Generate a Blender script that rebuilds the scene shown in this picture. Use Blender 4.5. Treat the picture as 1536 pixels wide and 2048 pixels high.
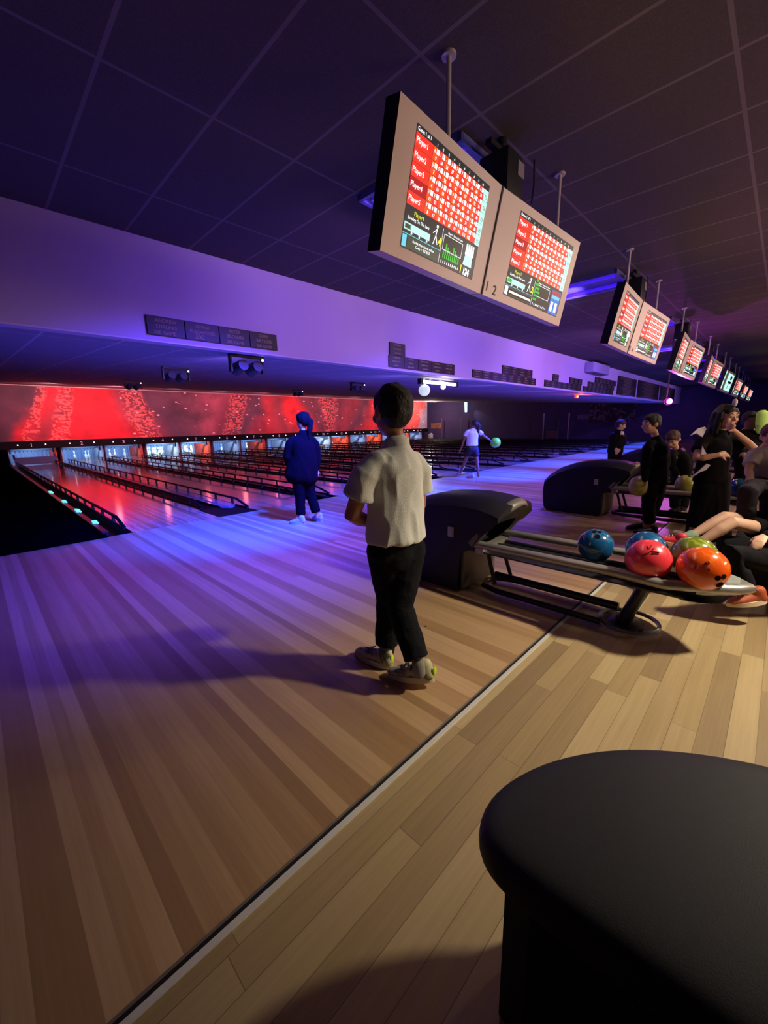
import bpy, bmesh, math, random
from mathutils import Vector, Matrix, noise
random.seed(7)
C = bpy.context.scene.collection
PI = math.pi
for o in list(bpy.data.objects): bpy.data.objects.remove(o)

# ------------------------------------------------------------------ camera
YAW, PITCH, ROLL, FPX, EYE = 0.7923311, 0.2117503, -0.0228281, 800.55, 1.17337
FW = Vector((math.sin(YAW)*math.cos(PITCH), math.cos(YAW)*math.cos(PITCH), -math.sin(PITCH)))
_r = Vector((math.cos(YAW), -math.sin(YAW), 0)); _u = _r.cross(FW)
RT = _r*math.cos(ROLL) + _u*math.sin(ROLL); UP = -_r*math.sin(ROLL) + _u*math.cos(ROLL)
cd = bpy.data.cameras.new('camera'); cam = bpy.data.objects.new('camera', cd); C.objects.link(cam)
cd.sensor_fit = 'HORIZONTAL'; cd.sensor_width = 36; cd.lens = 36*FPX/1536; cd.clip_start = .02
M = Matrix((RT, UP, -FW)).transposed().to_4x4(); M.translation = (0, 0, EYE); cam.matrix_world = M
bpy.context.scene.camera = cam
vs = bpy.context.scene.view_settings
vs.view_transform = 'Standard'; vs.look = 'None'; vs.gamma = 1; vs.exposure = 0.0; vs.use_curve_mapping = False
W = bpy.data.worlds.new('night'); bpy.context.scene.world = W; W.use_nodes = True
W.node_tree.nodes['Background'].inputs[0].default_value = (.45, .36, .5, 1)
W.node_tree.nodes['Background'].inputs[1].default_value = 0.035

def lamp(name, kind, loc, color, power, to=None, size=.1, sy=None, angle=60, blend=.6):
    l = bpy.data.lights.new(name, kind); l.color = color; l.energy = power
    if kind == 'AREA':
        l.size = size
        if sy: l.shape = 'RECTANGLE'; l.size_y = sy
    elif kind == 'SPOT':
        l.spot_size = math.radians(angle); l.spot_blend = blend; l.shadow_soft_size = size
    else: l.shadow_soft_size = size
    o = bpy.data.objects.new(name, l); C.objects.link(o); o.location = loc
    if to is not None:
        o.rotation_euler = (Vector(to)-Vector(loc)).to_track_quat('-Z', 'Y').to_euler()
    return o
CZ = 2.88            # ceiling of the bowlers' hall
Y0 = 0.804           # floor strip between concourse and approach
FL = 5.376           # foul line
YM = 21.25           # masking wall
YB = 4.33            # bulkhead
PITCHX = 3.16        # one pair of lanes
def low(y): return 2.007 + (y-YB)*(3.04-2.007)/(YM-YB)     # the ceiling over the lanes
# warm white downlights over the seating concourse, then added fill lamps
WARM = (1.0, .90, .70)
lamp('concourse_downlight', 'SPOT', (3.2, -1.3, 2.84), WARM, 720, (2.2, .45, 0), .11, angle=64, blend=1)
lamp('concourse_downlight', 'SPOT', (6.6, -1.3, 2.84), (1, .84, .66), 130, (5.2, .7, .3), .07, angle=110, blend=.8)
lamp('concourse_downlight', 'SPOT', (10.5, -1.6, 2.84), (1, .8, .7), 90, (9.2, .6, .3), .07, angle=110, blend=.8)
lamp('concourse_ceiling_fill', 'AREA', (4.8, -3.0, 1.7), (1, .66, .46), 150, (4.8, -2.2, 2.9), 1.4)  # added fill without a fixture, lifts the ceiling brightness
lamp('concourse_ceiling_fill', 'AREA', (10.5, -3.0, 1.7), (1, .50, .46), 130, (10.0, -2.2, 2.9), 1.4)
for k in range(6):  # added spots with no fixture, brighten the monitor bezels
    lamp('bezel_fill', 'SPOT', (1.6+PITCHX*k, -3.2, 1.9), (1, .90, .86), 140, (2.5+PITCHX*k, 1.3, 2.25), .3, angle=30, blend=1)
# ultraviolet fixtures on the ceiling of the hall
for k in range(8):
    x = 2.7 + PITCHX*k
    lamp('uv_fixture_light', 'SPOT', (x, 2.02, 2.76), (.40, .24, 1.0) if k else (.30, .12, 1.0), (150, 230, 280, 240, 170, 120, 90, 90)[k], (x+.5, 4.2, 1.6), .05, angle=140, blend=1)
    lamp('uv_flood', 'SPOT', (x, 2.3, 2.76), (.06, .035, 1.0), (2200, 1900, 1500, 1100, 1000, 800, 700, 700)[k], (x-1.1, 3.95, 0), .08, angle=88, blend=1)
    lamp('uv_approach_spot', 'SPOT', (x, 2.75, 2.74), (.0, .045, 1.0), (7000, 8500, 8500, 8000, 7500, 7000, 6000, 6000)[k], (x-.5, 4.75, 0), .1, angle=56, blend=1)
    lamp('uv_lane_spot', 'SPOT', (x-.2, 4.75, low(4.75)-.1), (.24, .14, 1.0), 340, (x-.2, 8.6, 0), .1, angle=100, blend=1)
# red wash on the mural, from the spots under the ceiling over the lanes
for i in range(13):
    x = 2.2 + 2.0*i
    lamp('mural_spot', 'SPOT', (x, 17.6, low(17.6)-.12), (1, .32, .36), (400, 420, 230, 190, 190, 230, 330, 230, 200, 200, 260, 260, 260)[i], (x, YM, 1.9), .15, angle=95, blend=.8)
    lamp('red_ceiling_fill', 'SPOT', (x, YM-.5, 2.5), (1, .16, .16), 9, (x, 14.0, 2.75), .1, angle=110, blend=1)  # added fill from no fixture, reddens the ceiling over the lanes

# ------------------------------------------------------------------ materials
def hexc(h):
    h = h.lstrip('#'); v = [int(h[i:i+2], 16)/255 for i in (0, 2, 4)]
    return tuple(x/12.92 if x <= .04045 else ((x+.055)/1.055)**2.4 for x in v) + (1,)
MATS = {}
def mat(name, color='#808080', rough=.5, metal=0, emit=None, power=0, bump=0, bscale=60, var=0, vscale=4, coat=0, spec=.5, sheen=0, trans=0):
    if name in MATS: return MATS[name]
    m = bpy.data.materials.new(name); m.use_nodes = True; nt = m.node_tree; b = nt.nodes['Principled BSDF']
    col = hexc(color) if isinstance(color, str) else color
    b.inputs['Base Color'].default_value = col; b.inputs['Roughness'].default_value = rough
    b.inputs['Metallic'].default_value = metal; b.inputs['Coat Weight'].default_value = coat
    b.inputs['Specular IOR Level'].default_value = spec; b.inputs['Sheen Weight'].default_value = sheen
    if trans: b.inputs['Transmission Weight'].default_value = trans
    if emit: b.inputs['Emission Color'].default_value = hexc(emit) if isinstance(emit, str) else emit; b.inputs['Emission Strength'].default_value = power
    tc = nt.nodes.new('ShaderNodeTexCoord')
    if bump:
        n = nt.nodes.new('ShaderNodeTexNoise'); n.inputs['Scale'].default_value = bscale; n.inputs['Detail'].default_value = 4
        bp = nt.nodes.new('ShaderNodeBump'); bp.inputs['Strength'].default_value = bump; bp.inputs['Distance'].default_value = .01
        nt.links.new(tc.outputs['Object'], n.inputs['Vector']); nt.links.new(n.outputs['Fac'], bp.inputs['Height']); nt.links.new(bp.outputs['Normal'], b.inputs['Normal'])
    if var:
        n = nt.nodes.new('ShaderNodeTexNoise'); n.inputs['Scale'].default_value = vscale; n.inputs['Detail'].default_value = 5
        mx = nt.nodes.new('ShaderNodeMix'); mx.data_type = 'RGBA'; mx.blend_type = 'MULTIPLY'
        mr = nt.nodes.new('ShaderNodeMapRange'); mr.inputs['From Min'].default_value = .3; mr.inputs['From Max'].default_value = .7
        mr.inputs['To Min'].default_value = 1-var; mr.inputs['To Max'].default_value = 1+var
        cb = nt.nodes.new('ShaderNodeCombineColor')
        nt.links.new(tc.outputs['Object'], n.inputs['Vector']); nt.links.new(n.outputs['Fac'], mr.inputs['Value'])
        for i in range(3): nt.links.new(mr.outputs[0], cb.inputs[i])
        mx.inputs[0].default_value = 1; mx.inputs[6].default_value = col; nt.links.new(cb.outputs[0], mx.inputs[7]); nt.links.new(mx.outputs[2], b.inputs['Base Color'])
    MATS[name] = m; return m
def N(nt, t, **kw):
    n = nt.nodes.new(t)
    for k, v in kw.items(): setattr(n, k, v)
    return n
def math_(nt, op, a, b=None, c=None):
    n = nt.nodes.new('ShaderNodeMath'); n.operation = op
    for i, v in enumerate((a, b, c)):
        if v is None: continue
        if isinstance(v, (int, float)): n.inputs[i].default_value = v
        else: nt.links.new(v, n.inputs[i])
    return n.outputs[0]
def ramp(nt, fac, stops, interp='LINEAR'):
    r = nt.nodes.new('ShaderNodeValToRGB'); r.color_ramp.interpolation = interp
    e = r.color_ramp.elements
    while len(e) < len(stops): e.new(.5)
    for i, (p, c_) in enumerate(stops):
        e[i].position = p; e[i].color = hexc(c_) if isinstance(c_, str) else c_
    nt.links.new(fac, r.inputs[0]); return r.outputs[0]
def planks(name, along, width, length, cols, rough, gap=.0, grain=.5, coat=0):
    """wooden boards running along 'X' or 'Y' in world metres"""
    m = bpy.data.materials.new(name); m.use_nodes = True; nt = m.node_tree; b = nt.nodes['Principled BSDF']
    g = N(nt, 'ShaderNodeNewGeometry'); s = N(nt, 'ShaderNodeSeparateXYZ'); nt.links.new(g.outputs['Position'], s.inputs[0])
    a, c_ = (s.outputs[0], s.outputs[1]) if along == 'X' else (s.outputs[1], s.outputs[0])
    row = math_(nt, 'FLOOR', math_(nt, 'DIVIDE', c_, width))
    wn = N(nt, 'ShaderNodeTexWhiteNoise', noise_dimensions='1D'); nt.links.new(row, wn.inputs['W'])
    off = math_(nt, 'MULTIPLY', wn.outputs['Value'], 7.3)
    seg = math_(nt, 'FLOOR', math_(nt, 'ADD', math_(nt, 'DIVIDE', a, length), off))
    wn2 = N(nt, 'ShaderNodeTexWhiteNoise', noise_dimensions='2D'); cv = N(nt, 'ShaderNodeCombineXYZ')
    nt.links.new(row, cv.inputs[0]); nt.links.new(seg, cv.inputs[1]); nt.links.new(cv.outputs[0], wn2.inputs['Vector'])
    n = N(nt, 'ShaderNodeTexNoise'); n.inputs['Scale'].default_value = 1; n.inputs['Detail'].default_value = 6; n.inputs['Roughness'].default_value = .65
    v = N(nt, 'ShaderNodeCombineXYZ')
    nt.links.new(math_(nt, 'MULTIPLY', a, 2.2), v.inputs[0]); nt.links.new(math_(nt, 'MULTIPLY', c_, 70), v.inputs[1]); nt.links.new(wn2.outputs['Value'], v.inputs[2])
    nt.links.new(v.outputs[0], n.inputs['Vector'])
    f = math_(nt, 'ADD', math_(nt, 'MULTIPLY', wn2.outputs['Value'], 1-grain), math_(nt, 'MULTIPLY', n.outputs['Fac'], grain))
    col = ramp(nt, f, cols)
    if gap:
        fr = math_(nt, 'FRACT', math_(nt, 'DIVIDE', c_, width))
        ln = math_(nt, 'GREATER_THAN', fr, gap/width)
        fr2 = math_(nt, 'FRACT', math_(nt, 'ADD', math_(nt, 'DIVIDE', a, length), off))
        ln2 = math_(nt, 'GREATER_THAN', fr2, gap/length)
        k = math_(nt, 'MULTIPLY', ln, ln2); k = math_(nt, 'ADD', math_(nt, 'MULTIPLY', k, .5), .5)
        mx = N(nt, 'ShaderNodeMix', data_type='RGBA', blend_type='MULTIPLY'); mx.inputs[0].default_value = 1
        cb = N(nt, 'ShaderNodeCombineColor')
        for i in range(3): nt.links.new(k, cb.inputs[i])
        nt.links.new(col, mx.inputs[6]); nt.links.new(cb.outputs[0], mx.inputs[7]); col = mx.outputs[2]
    nt.links.new(col, b.inputs['Base Color'])
    rr = math_(nt, 'ADD', math_(nt, 'MULTIPLY', n.outputs['Fac'], .12), rough-.06); nt.links.new(rr, b.inputs['Roughness'])
    b.inputs['Coat Weight'].default_value = coat; b.inputs['Coat Roughness'].default_value = .12
    MATS[name] = m; return m
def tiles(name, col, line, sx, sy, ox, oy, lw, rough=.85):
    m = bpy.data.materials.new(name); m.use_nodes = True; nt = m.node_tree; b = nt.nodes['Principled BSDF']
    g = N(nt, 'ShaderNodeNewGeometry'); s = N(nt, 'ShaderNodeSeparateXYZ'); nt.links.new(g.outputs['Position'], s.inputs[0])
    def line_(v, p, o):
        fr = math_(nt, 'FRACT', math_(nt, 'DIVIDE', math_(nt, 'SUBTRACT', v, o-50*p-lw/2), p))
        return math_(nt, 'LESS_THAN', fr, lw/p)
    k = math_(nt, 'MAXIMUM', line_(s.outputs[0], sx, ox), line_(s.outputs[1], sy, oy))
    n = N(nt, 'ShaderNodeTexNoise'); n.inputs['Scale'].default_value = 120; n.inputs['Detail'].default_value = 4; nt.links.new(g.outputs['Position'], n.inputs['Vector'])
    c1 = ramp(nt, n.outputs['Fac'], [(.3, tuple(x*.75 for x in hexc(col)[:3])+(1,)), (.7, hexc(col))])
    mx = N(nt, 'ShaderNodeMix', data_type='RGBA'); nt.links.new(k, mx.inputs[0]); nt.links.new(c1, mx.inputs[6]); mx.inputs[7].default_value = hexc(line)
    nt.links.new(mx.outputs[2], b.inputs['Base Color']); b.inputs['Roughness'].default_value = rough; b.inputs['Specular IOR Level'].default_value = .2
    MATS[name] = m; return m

# ------------------------------------------------------------------ mesh helpers
def box(bm, x0, x1, y0, y1, z0, z1, mi=0, bev=0):
    vs_ = [bm.verts.new((x, y, z)) for x in (x0, x1) for y in (y0, y1) for z in (z0, z1)]
    fs = []
    for q in ((0, 1, 3, 2), (4, 6, 7, 5), (0, 4, 5, 1), (2, 3, 7, 6), (0, 2, 6, 4), (1, 5, 7, 3)):
        f = bm.faces.new([vs_[i] for i in q]); f.material_index = mi; fs.append(f)
    if bev:
        es = list({e for f in fs for e in f.edges})
        r = bmesh.ops.bevel(bm, geom=es, offset=bev, segments=2, affect='EDGES', profile=.6)
        for f in r['faces']: f.material_index = mi
    return vs_
def quad(bm, pts, mi=0):
    f = bm.faces.new([bm.verts.new(p) for p in pts]); f.material_index = mi; return f
def tube(bm, pts, rads, n=12, side=None, mi=0, caps=True, closed=False):
    """swept round or elliptical bar; rads = r or (a,b); a lies along side"""
    pts = [Vector(p) for p in pts]; rings = []
    if not isinstance(rads, (list,)): rads = [rads]*len(pts)
    L = len(pts); prev = None
    for i, p in enumerate(pts):
        if closed: t = (pts[(i+1) % L]-pts[i-1])
        else: t = (pts[min(i+1, L-1)]-pts[max(i-1, 0)])
        t = t.normalized() if t.length > 1e-9 else Vector((0, 0, 1))
        if side is not None: s = Vector(side[i] if isinstance(side, list) else side)
        elif prev is not None: s = prev
        else: s = Vector((1, 0, 0)) if abs(t.x) < .8 else Vector((0, 1, 0))
        s = (s-t*s.dot(t))
        if s.length < 1e-5: s = Vector((0, 1, 0))-t*t.y
        s.normalize(); w = t.cross(s); prev = s
        r = rads[i]; a, b = r if isinstance(r, tuple) else (r, r)
        rings.append([bm.verts.new(p+s*a*math.cos(2*PI*j/n)+w*b*math.sin(2*PI*j/n)) for j in range(n)])
    m = L if closed else L-1
    for i in range(m):
        A, B = rings[i], rings[(i+1) % L]
        for j in range(n):
            f = bm.faces.new((A[j], A[(j+1) % n], B[(j+1) % n], B[j])); f.material_index = mi
    if caps and not closed:
        for R_, sgn in ((rings[0], -1), (rings[-1], 1)):
            try:
                f = bm.faces.new(R_ if sgn > 0 else R_[::-1]); f.material_index = mi
            except ValueError: pass
    return rings
def limb(bm, pts, rads, n=14, side=None, flat0=False, flat1=False):
    """like tube but with rounded ends; for bodies before voxel remesh"""
    pts = [Vector(p) for p in pts]; rads = [r if isinstance(r, tuple) else (r, r) for r in rads]
    d0 = (pts[0]-pts[1]).normalized(); d1 = (pts[-1]-pts[-2]).normalized()
    P, R_ = [], []
    def capr(p, d, r, order):
        k = min(r)
        seq = [(p+d*k*math.sin(a), (r[0]*max(math.cos(a), .04), r[1]*max(math.cos(a), .04))) for a in (1.5, 1.1, .7, .35)]
        return seq if order else seq[::-1]
    for q, r in capr(pts[0], d0, rads[0], True):
        if not flat0: P.append(q); R_.append(r)
    for q, r in zip(pts, rads): P.append(q); R_.append(r)
    for q, r in capr(pts[-1], d1, rads[-1], False):
        if not flat1: P.append(q); R_.append(r)
        tube(bm, P, R_, n, side)
def ball(bm, c, r, seg=24, rings=16, mi=0, rot=None):
    r = r if isinstance(r, (tuple, list, Vector)) else (r, r, r)
    g = bmesh.ops.create_uvsphere(bm, u_segments=seg, v_segments=rings, radius=1)
    mt = Matrix.Translation(c) @ (rot.to_4x4() if rot is not None else Matrix()) @ Matrix.Diagonal((*r, 1))
    bmesh.ops.transform(bm, matrix=mt, verts=g['verts'])
    for v in g['verts']:
        for f in v.link_faces: f.material_index = mi
def lathe(bm, prof, c=(0, 0, 0), n=24, mi=0):
    rings = []
    for r, z in prof:
        rings.append([bm.verts.new((c[0]+r*math.cos(2*PI*j/n), c[1]+r*math.sin(2*PI*j/n), c[2]+z)) for j in range(n)])
    for A, B in zip(rings, rings[1:]):
        for j in range(n):
            f = bm.faces.new((A[j], A[(j+1) % n], B[(j+1) % n], B[j])); f.material_index = mi
    for R_, s in ((rings[0], -1), (rings[-1], 1)):
        f = bm.faces.new(R_ if s > 0 else R_[::-1]); f.material_index = mi
def prism(bm, poly, x0, x1, axis='X', mi=0):
    """polygon given in the plane across axis, extruded along it"""
    def P(a, b, t): return (t, a, b) if axis == 'X' else ((a, t, b) if axis == 'Y' else (a, b, t))
    A = [bm.verts.new(P(a, b, x0)) for a, b in poly]; B = [bm.verts.new(P(a, b, x1)) for a, b in poly]
    n = len(poly); fs = []
    for i in range(n): fs.append(bm.faces.new((A[i], A[(i+1) % n], B[(i+1) % n], B[i])))
    fs.append(bm.faces.new(A[::-1])); fs.append(bm.faces.new(B))
    for f in fs: f.material_index = mi
    bmesh.ops.recalc_face_normals(bm, faces=fs)
    return fs
def wloc(o):
    v = Vector((0, 0, 0))
    while o is not None: v += o.location; o = o.parent
    return v
def obj(name, bm, m, parent=None, smooth=True, origin=None):
    me = bpy.data.meshes.new(name)
    bmesh.ops.recalc_face_normals(bm, faces=bm.faces[:])
    bm.to_mesh(me); bm.free()
    return obj_me(name, me, m, parent, smooth, origin)
def obj_me(name, me, m, parent=None, smooth=True, origin=None):
    for x in (m if isinstance(m, (list, tuple)) else [m]): me.materials.append(x)
    if parent is not None: org = wloc(parent)
    elif origin is not None: org = Vector(origin)
    else:
        co = [v.co for v in me.vertices]
        org = Vector(((min(c.x for c in co)+max(c.x for c in co))/2, (min(c.y for c in co)+max(c.y for c in co))/2, min(c.z for c in co)))
    me.transform(Matrix.Translation(-org))
    if smooth:
        me.polygons.foreach_set('use_smooth', [True]*len(me.polygons))
        try: me.set_sharp_from_angle(angle=math.radians(38))
        except Exception: pass
    o = bpy.data.objects.new(name, me); C.objects.link(o)
    if parent is not None: o.parent = parent
    else: o.location = org
    return o
def empty(name, loc):
    o = bpy.data.objects.new(name, None); C.objects.link(o); o.location = loc; o.empty_display_size = .1; return o
def tag(o, label=None, cat=None, group=None, kind=None):
    if label: o['label'] = label
    if cat: o['category'] = cat
    if group: o['group'] = group
    if kind: o['kind'] = kind
    return o
def copy_tree(o, parent=None):
    c_ = o.copy(); C.objects.link(c_)
    if parent is not None: c_.parent = parent
    for ch in list(o.children): copy_tree(ch, c_)
    return c_
def struct(name, bm, m, parent=None, smooth=False):
    o = obj(name, bm, m, parent, smooth)
    if parent is None: o['kind'] = 'structure'
    return o
BM = bmesh.new
_TX = {}
def text_into(bm, s, O, U, V, size, mi=0, align='LEFT', off=.0, sx=1.0):
    """flat lettering written in the plane O + a*U + b*V"""
    key = (s, size, align, off)
    if key not in _TX:
        cu = bpy.data.curves.new('t', 'FONT'); cu.body = s; cu.size = size; cu.align_x = align; cu.resolution_u = 2; cu.offset = off
        ob = bpy.data.objects.new('t', cu); me = ob.to_mesh()
        _TX[key] = ([(v.co.x, v.co.y) for v in me.vertices], [tuple(p.vertices) for p in me.polygons])
        ob.to_mesh_clear(); bpy.data.objects.remove(ob); bpy.data.curves.remove(cu)
    O, U, V = Vector(O), Vector(U), Vector(V)
    vv = [bm.verts.new(O+U*(x*sx)+V*y) for x, y in _TX[key][0]]
    for p in _TX[key][1]:
        try: f = bm.faces.new([vv[i] for i in p]); f.material_index = mi
        except ValueError: pass
def J(px, py, X, Y, d=0.0):
    """point seen at pixel px,py that stands at the depth of ground point X,Y, moved d metres farther"""
    ray = RT*(px-768)-UP*(py-1024)+FW*FPX
    nrm = Vector((math.sin(YAW), math.cos(YAW), 0))
    t = (Vector((X, Y, 0)).dot(nrm)+d)/ray.dot(nrm)
    return ray*t+Vector((0, 0, EYE))
def voxel(bm, size, smooth=2, factor=.5):
    """merge overlapping closed shapes into one continuous surface"""
    me = bpy.data.meshes.new('v'); bmesh.ops.recalc_face_normals(bm, faces=bm.faces[:]); bm.to_mesh(me); bm.free()
    ob = bpy.data.objects.new('v', me); C.objects.link(ob)
    r = ob.modifiers.new('r', 'REMESH'); r.mode = 'VOXEL'; r.voxel_size = size
    if smooth:
        s = ob.modifiers.new('s', 'SMOOTH'); s.iterations = smooth; s.factor = factor
    dg = bpy.context.evaluated_depsgraph_get(); out = bpy.data.meshes.new_from_object(ob.evaluated_get(dg))
    bpy.data.objects.remove(ob); bpy.data.meshes.remove(me)
    return out
def wrinkle(me, amp, scale, stretch=(1, 1, 1), seed=0):
    me.update()
    ns = [v.normal.copy() for v in me.vertices]
    for v, n_ in zip(me.vertices, ns):
        q = Vector((v.co.x*stretch[0], v.co.y*stretch[1], v.co.z*stretch[2]))*scale+Vector((seed, 0, 0))
        h = noise.noise(q)+.5*noise.noise(q*2.1); h = (1-abs(h)*2)*.5
        v.co += n_*h*amp

# common materials
black_plastic = mat('black_plastic', '#15161c', .38, bump=.15, bscale=300)
dark_metal = mat('dark_metal', '#3b3a3c', .38, .8)
chrome = mat('chrome', '#9aa09a', .28, .9, var=.12, vscale=9)
alu = mat('brushed_aluminium', '#b9b3a8', .42, .35, var=.06, vscale=3)
white_paint = mat('white_paint', '#d8d4cf', .5)
ORD = ['first', 'second', 'third', 'fourth', 'fifth', 'sixth', 'seventh', 'eighth', 'ninth', 'tenth', 'eleventh', 'twelfth', 'thirteenth', 'fourteenth', 'fifteenth', 'sixteenth']
black_cloth = mat('black_cloth', '#17151c', .9, bump=.3, bscale=220, sheen=.25)

# ------------------------------------------------------------------ the room
approach_mat = planks('approach_boards', 'Y', .05, 60, [(.2, '#94714c'), (.45, '#a48058'), (.62, '#b59268'), (.85, '#c8a67c')], .36, 0, .45, coat=.15)
conc_mat = planks('concourse_planks', 'X', .083, .92, [(.2, '#8a7250'), (.45, '#a0875e'), (.65, '#ae966c'), (.85, '#bca478')], .42, .0022, .45)
lane_mat = planks('lane_boards', 'Y', .0265, 5.5, [(.2, '#8a6a50'), (.5, '#a5846a'), (.8, '#b99a80')], .13, 0, .3, coat=.6)
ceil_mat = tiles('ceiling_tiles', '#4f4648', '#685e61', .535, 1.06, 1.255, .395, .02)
low_mat = tiles('lane_ceiling_tiles', '#a89cb0', '#c8bcc8', .6, 1.8, 1.2, 4.9, .02)
bulk_mat = mat('bulkhead_paint', '#b9a6cf', .75, var=.04, vscale=1.2)
wall_mat = mat('dark_wall_paint', '#4a3a68', .85, var=.1, vscale=2)
XR = 28.0
b = BM(); box(b, -1.2, XR, Y0+.018, FL, -.1, 0); struct('floor', b, approach_mat)
b = BM(); box(b, -1.2, 34, -5, Y0-.018, -.1, 0); struct('floor', b, conc_mat)
strip_m = [mat('strip_metal', '#cfccc0', .4, .1), mat('strip_groove', '#100f10', .6), mat('strip_edge', '#6f6154', .5)]
b = BM(); box(b, -1.2, XR, Y0-.018, Y0-.001, -.1, .004, 0); box(b, -1.2, XR, Y0-.001, Y0+.011, -.1, .0015, 1); box(b, -1.2, XR, Y0+.011, Y0+.018, -.1, .003, 2)
o = struct('trim_1', b, strip_m)
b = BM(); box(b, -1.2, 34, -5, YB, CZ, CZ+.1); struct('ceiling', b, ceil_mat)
b = BM(); box(b, -1.2, XR, YB, YB+.12, low(YB), CZ+.1); struct('wall_bulkhead', b, bulk_mat)
b = BM(); box(b, -1.2, XR, YB-.004, YB+.124, low(YB)-.012, low(YB)); struct('trim_2', b, mat('bulkhead_edge', '#c9bcd8', .5))
b = BM()
prism(b, [(YB+.12, low(YB+.12)), (YM+2.6, low(YM+2.6)), (YM+2.6, low(YM+2.6)+.1), (YB+.12, low(YB+.12)+.1)], -1.2, XR); struct('ceiling', b, low_mat)
b = BM(); box(b, -1.3, -1.2, -5, YM+2.6, -.1, 3.3); struct('wall_left', b, wall_mat)
b = BM(); box(b, XR, XR+.1, Y0-.5, YM+2.6, -.1, 3.3); struct('wall_right', b, wall_mat)
b = BM(); box(b, XR+.1, 34, Y0-.5, Y0-.4, 0, CZ); struct('wall_side_hall', b, wall_mat)
b = BM(); box(b, 34, 34.1, -5, Y0-.4, 0, CZ); struct('wall_end', b, wall_mat)
b = BM(); box(b, -1.2, XR, YM+2.5, YM+2.6, -.5, 3.3); struct('wall_back', b, mat('pit_wall', '#24242e', .9))
b = BM(); box(b, -1.2, XR, FL, YM+2.5, -.2, -.12); struct('floor', b, mat('sub_floor', '#0c0b10', .9))
b = BM(); box(b, -1.2, .93, FL, YM-.4, -.12, .02); box(b, -1.2, .93, FL-.03, FL, -.1, .012)
struct('trim_3', b, mat('side_walkway_carpet', '#050306', 1, spec=0))
b = BM(); box(b, -1.2, XR, YM-.10, YM-.02, 3.0, low(YM-.1)+.0); struct('trim_4', b, mat('mural_top_trim', '#cfc7b8', .5))

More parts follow.
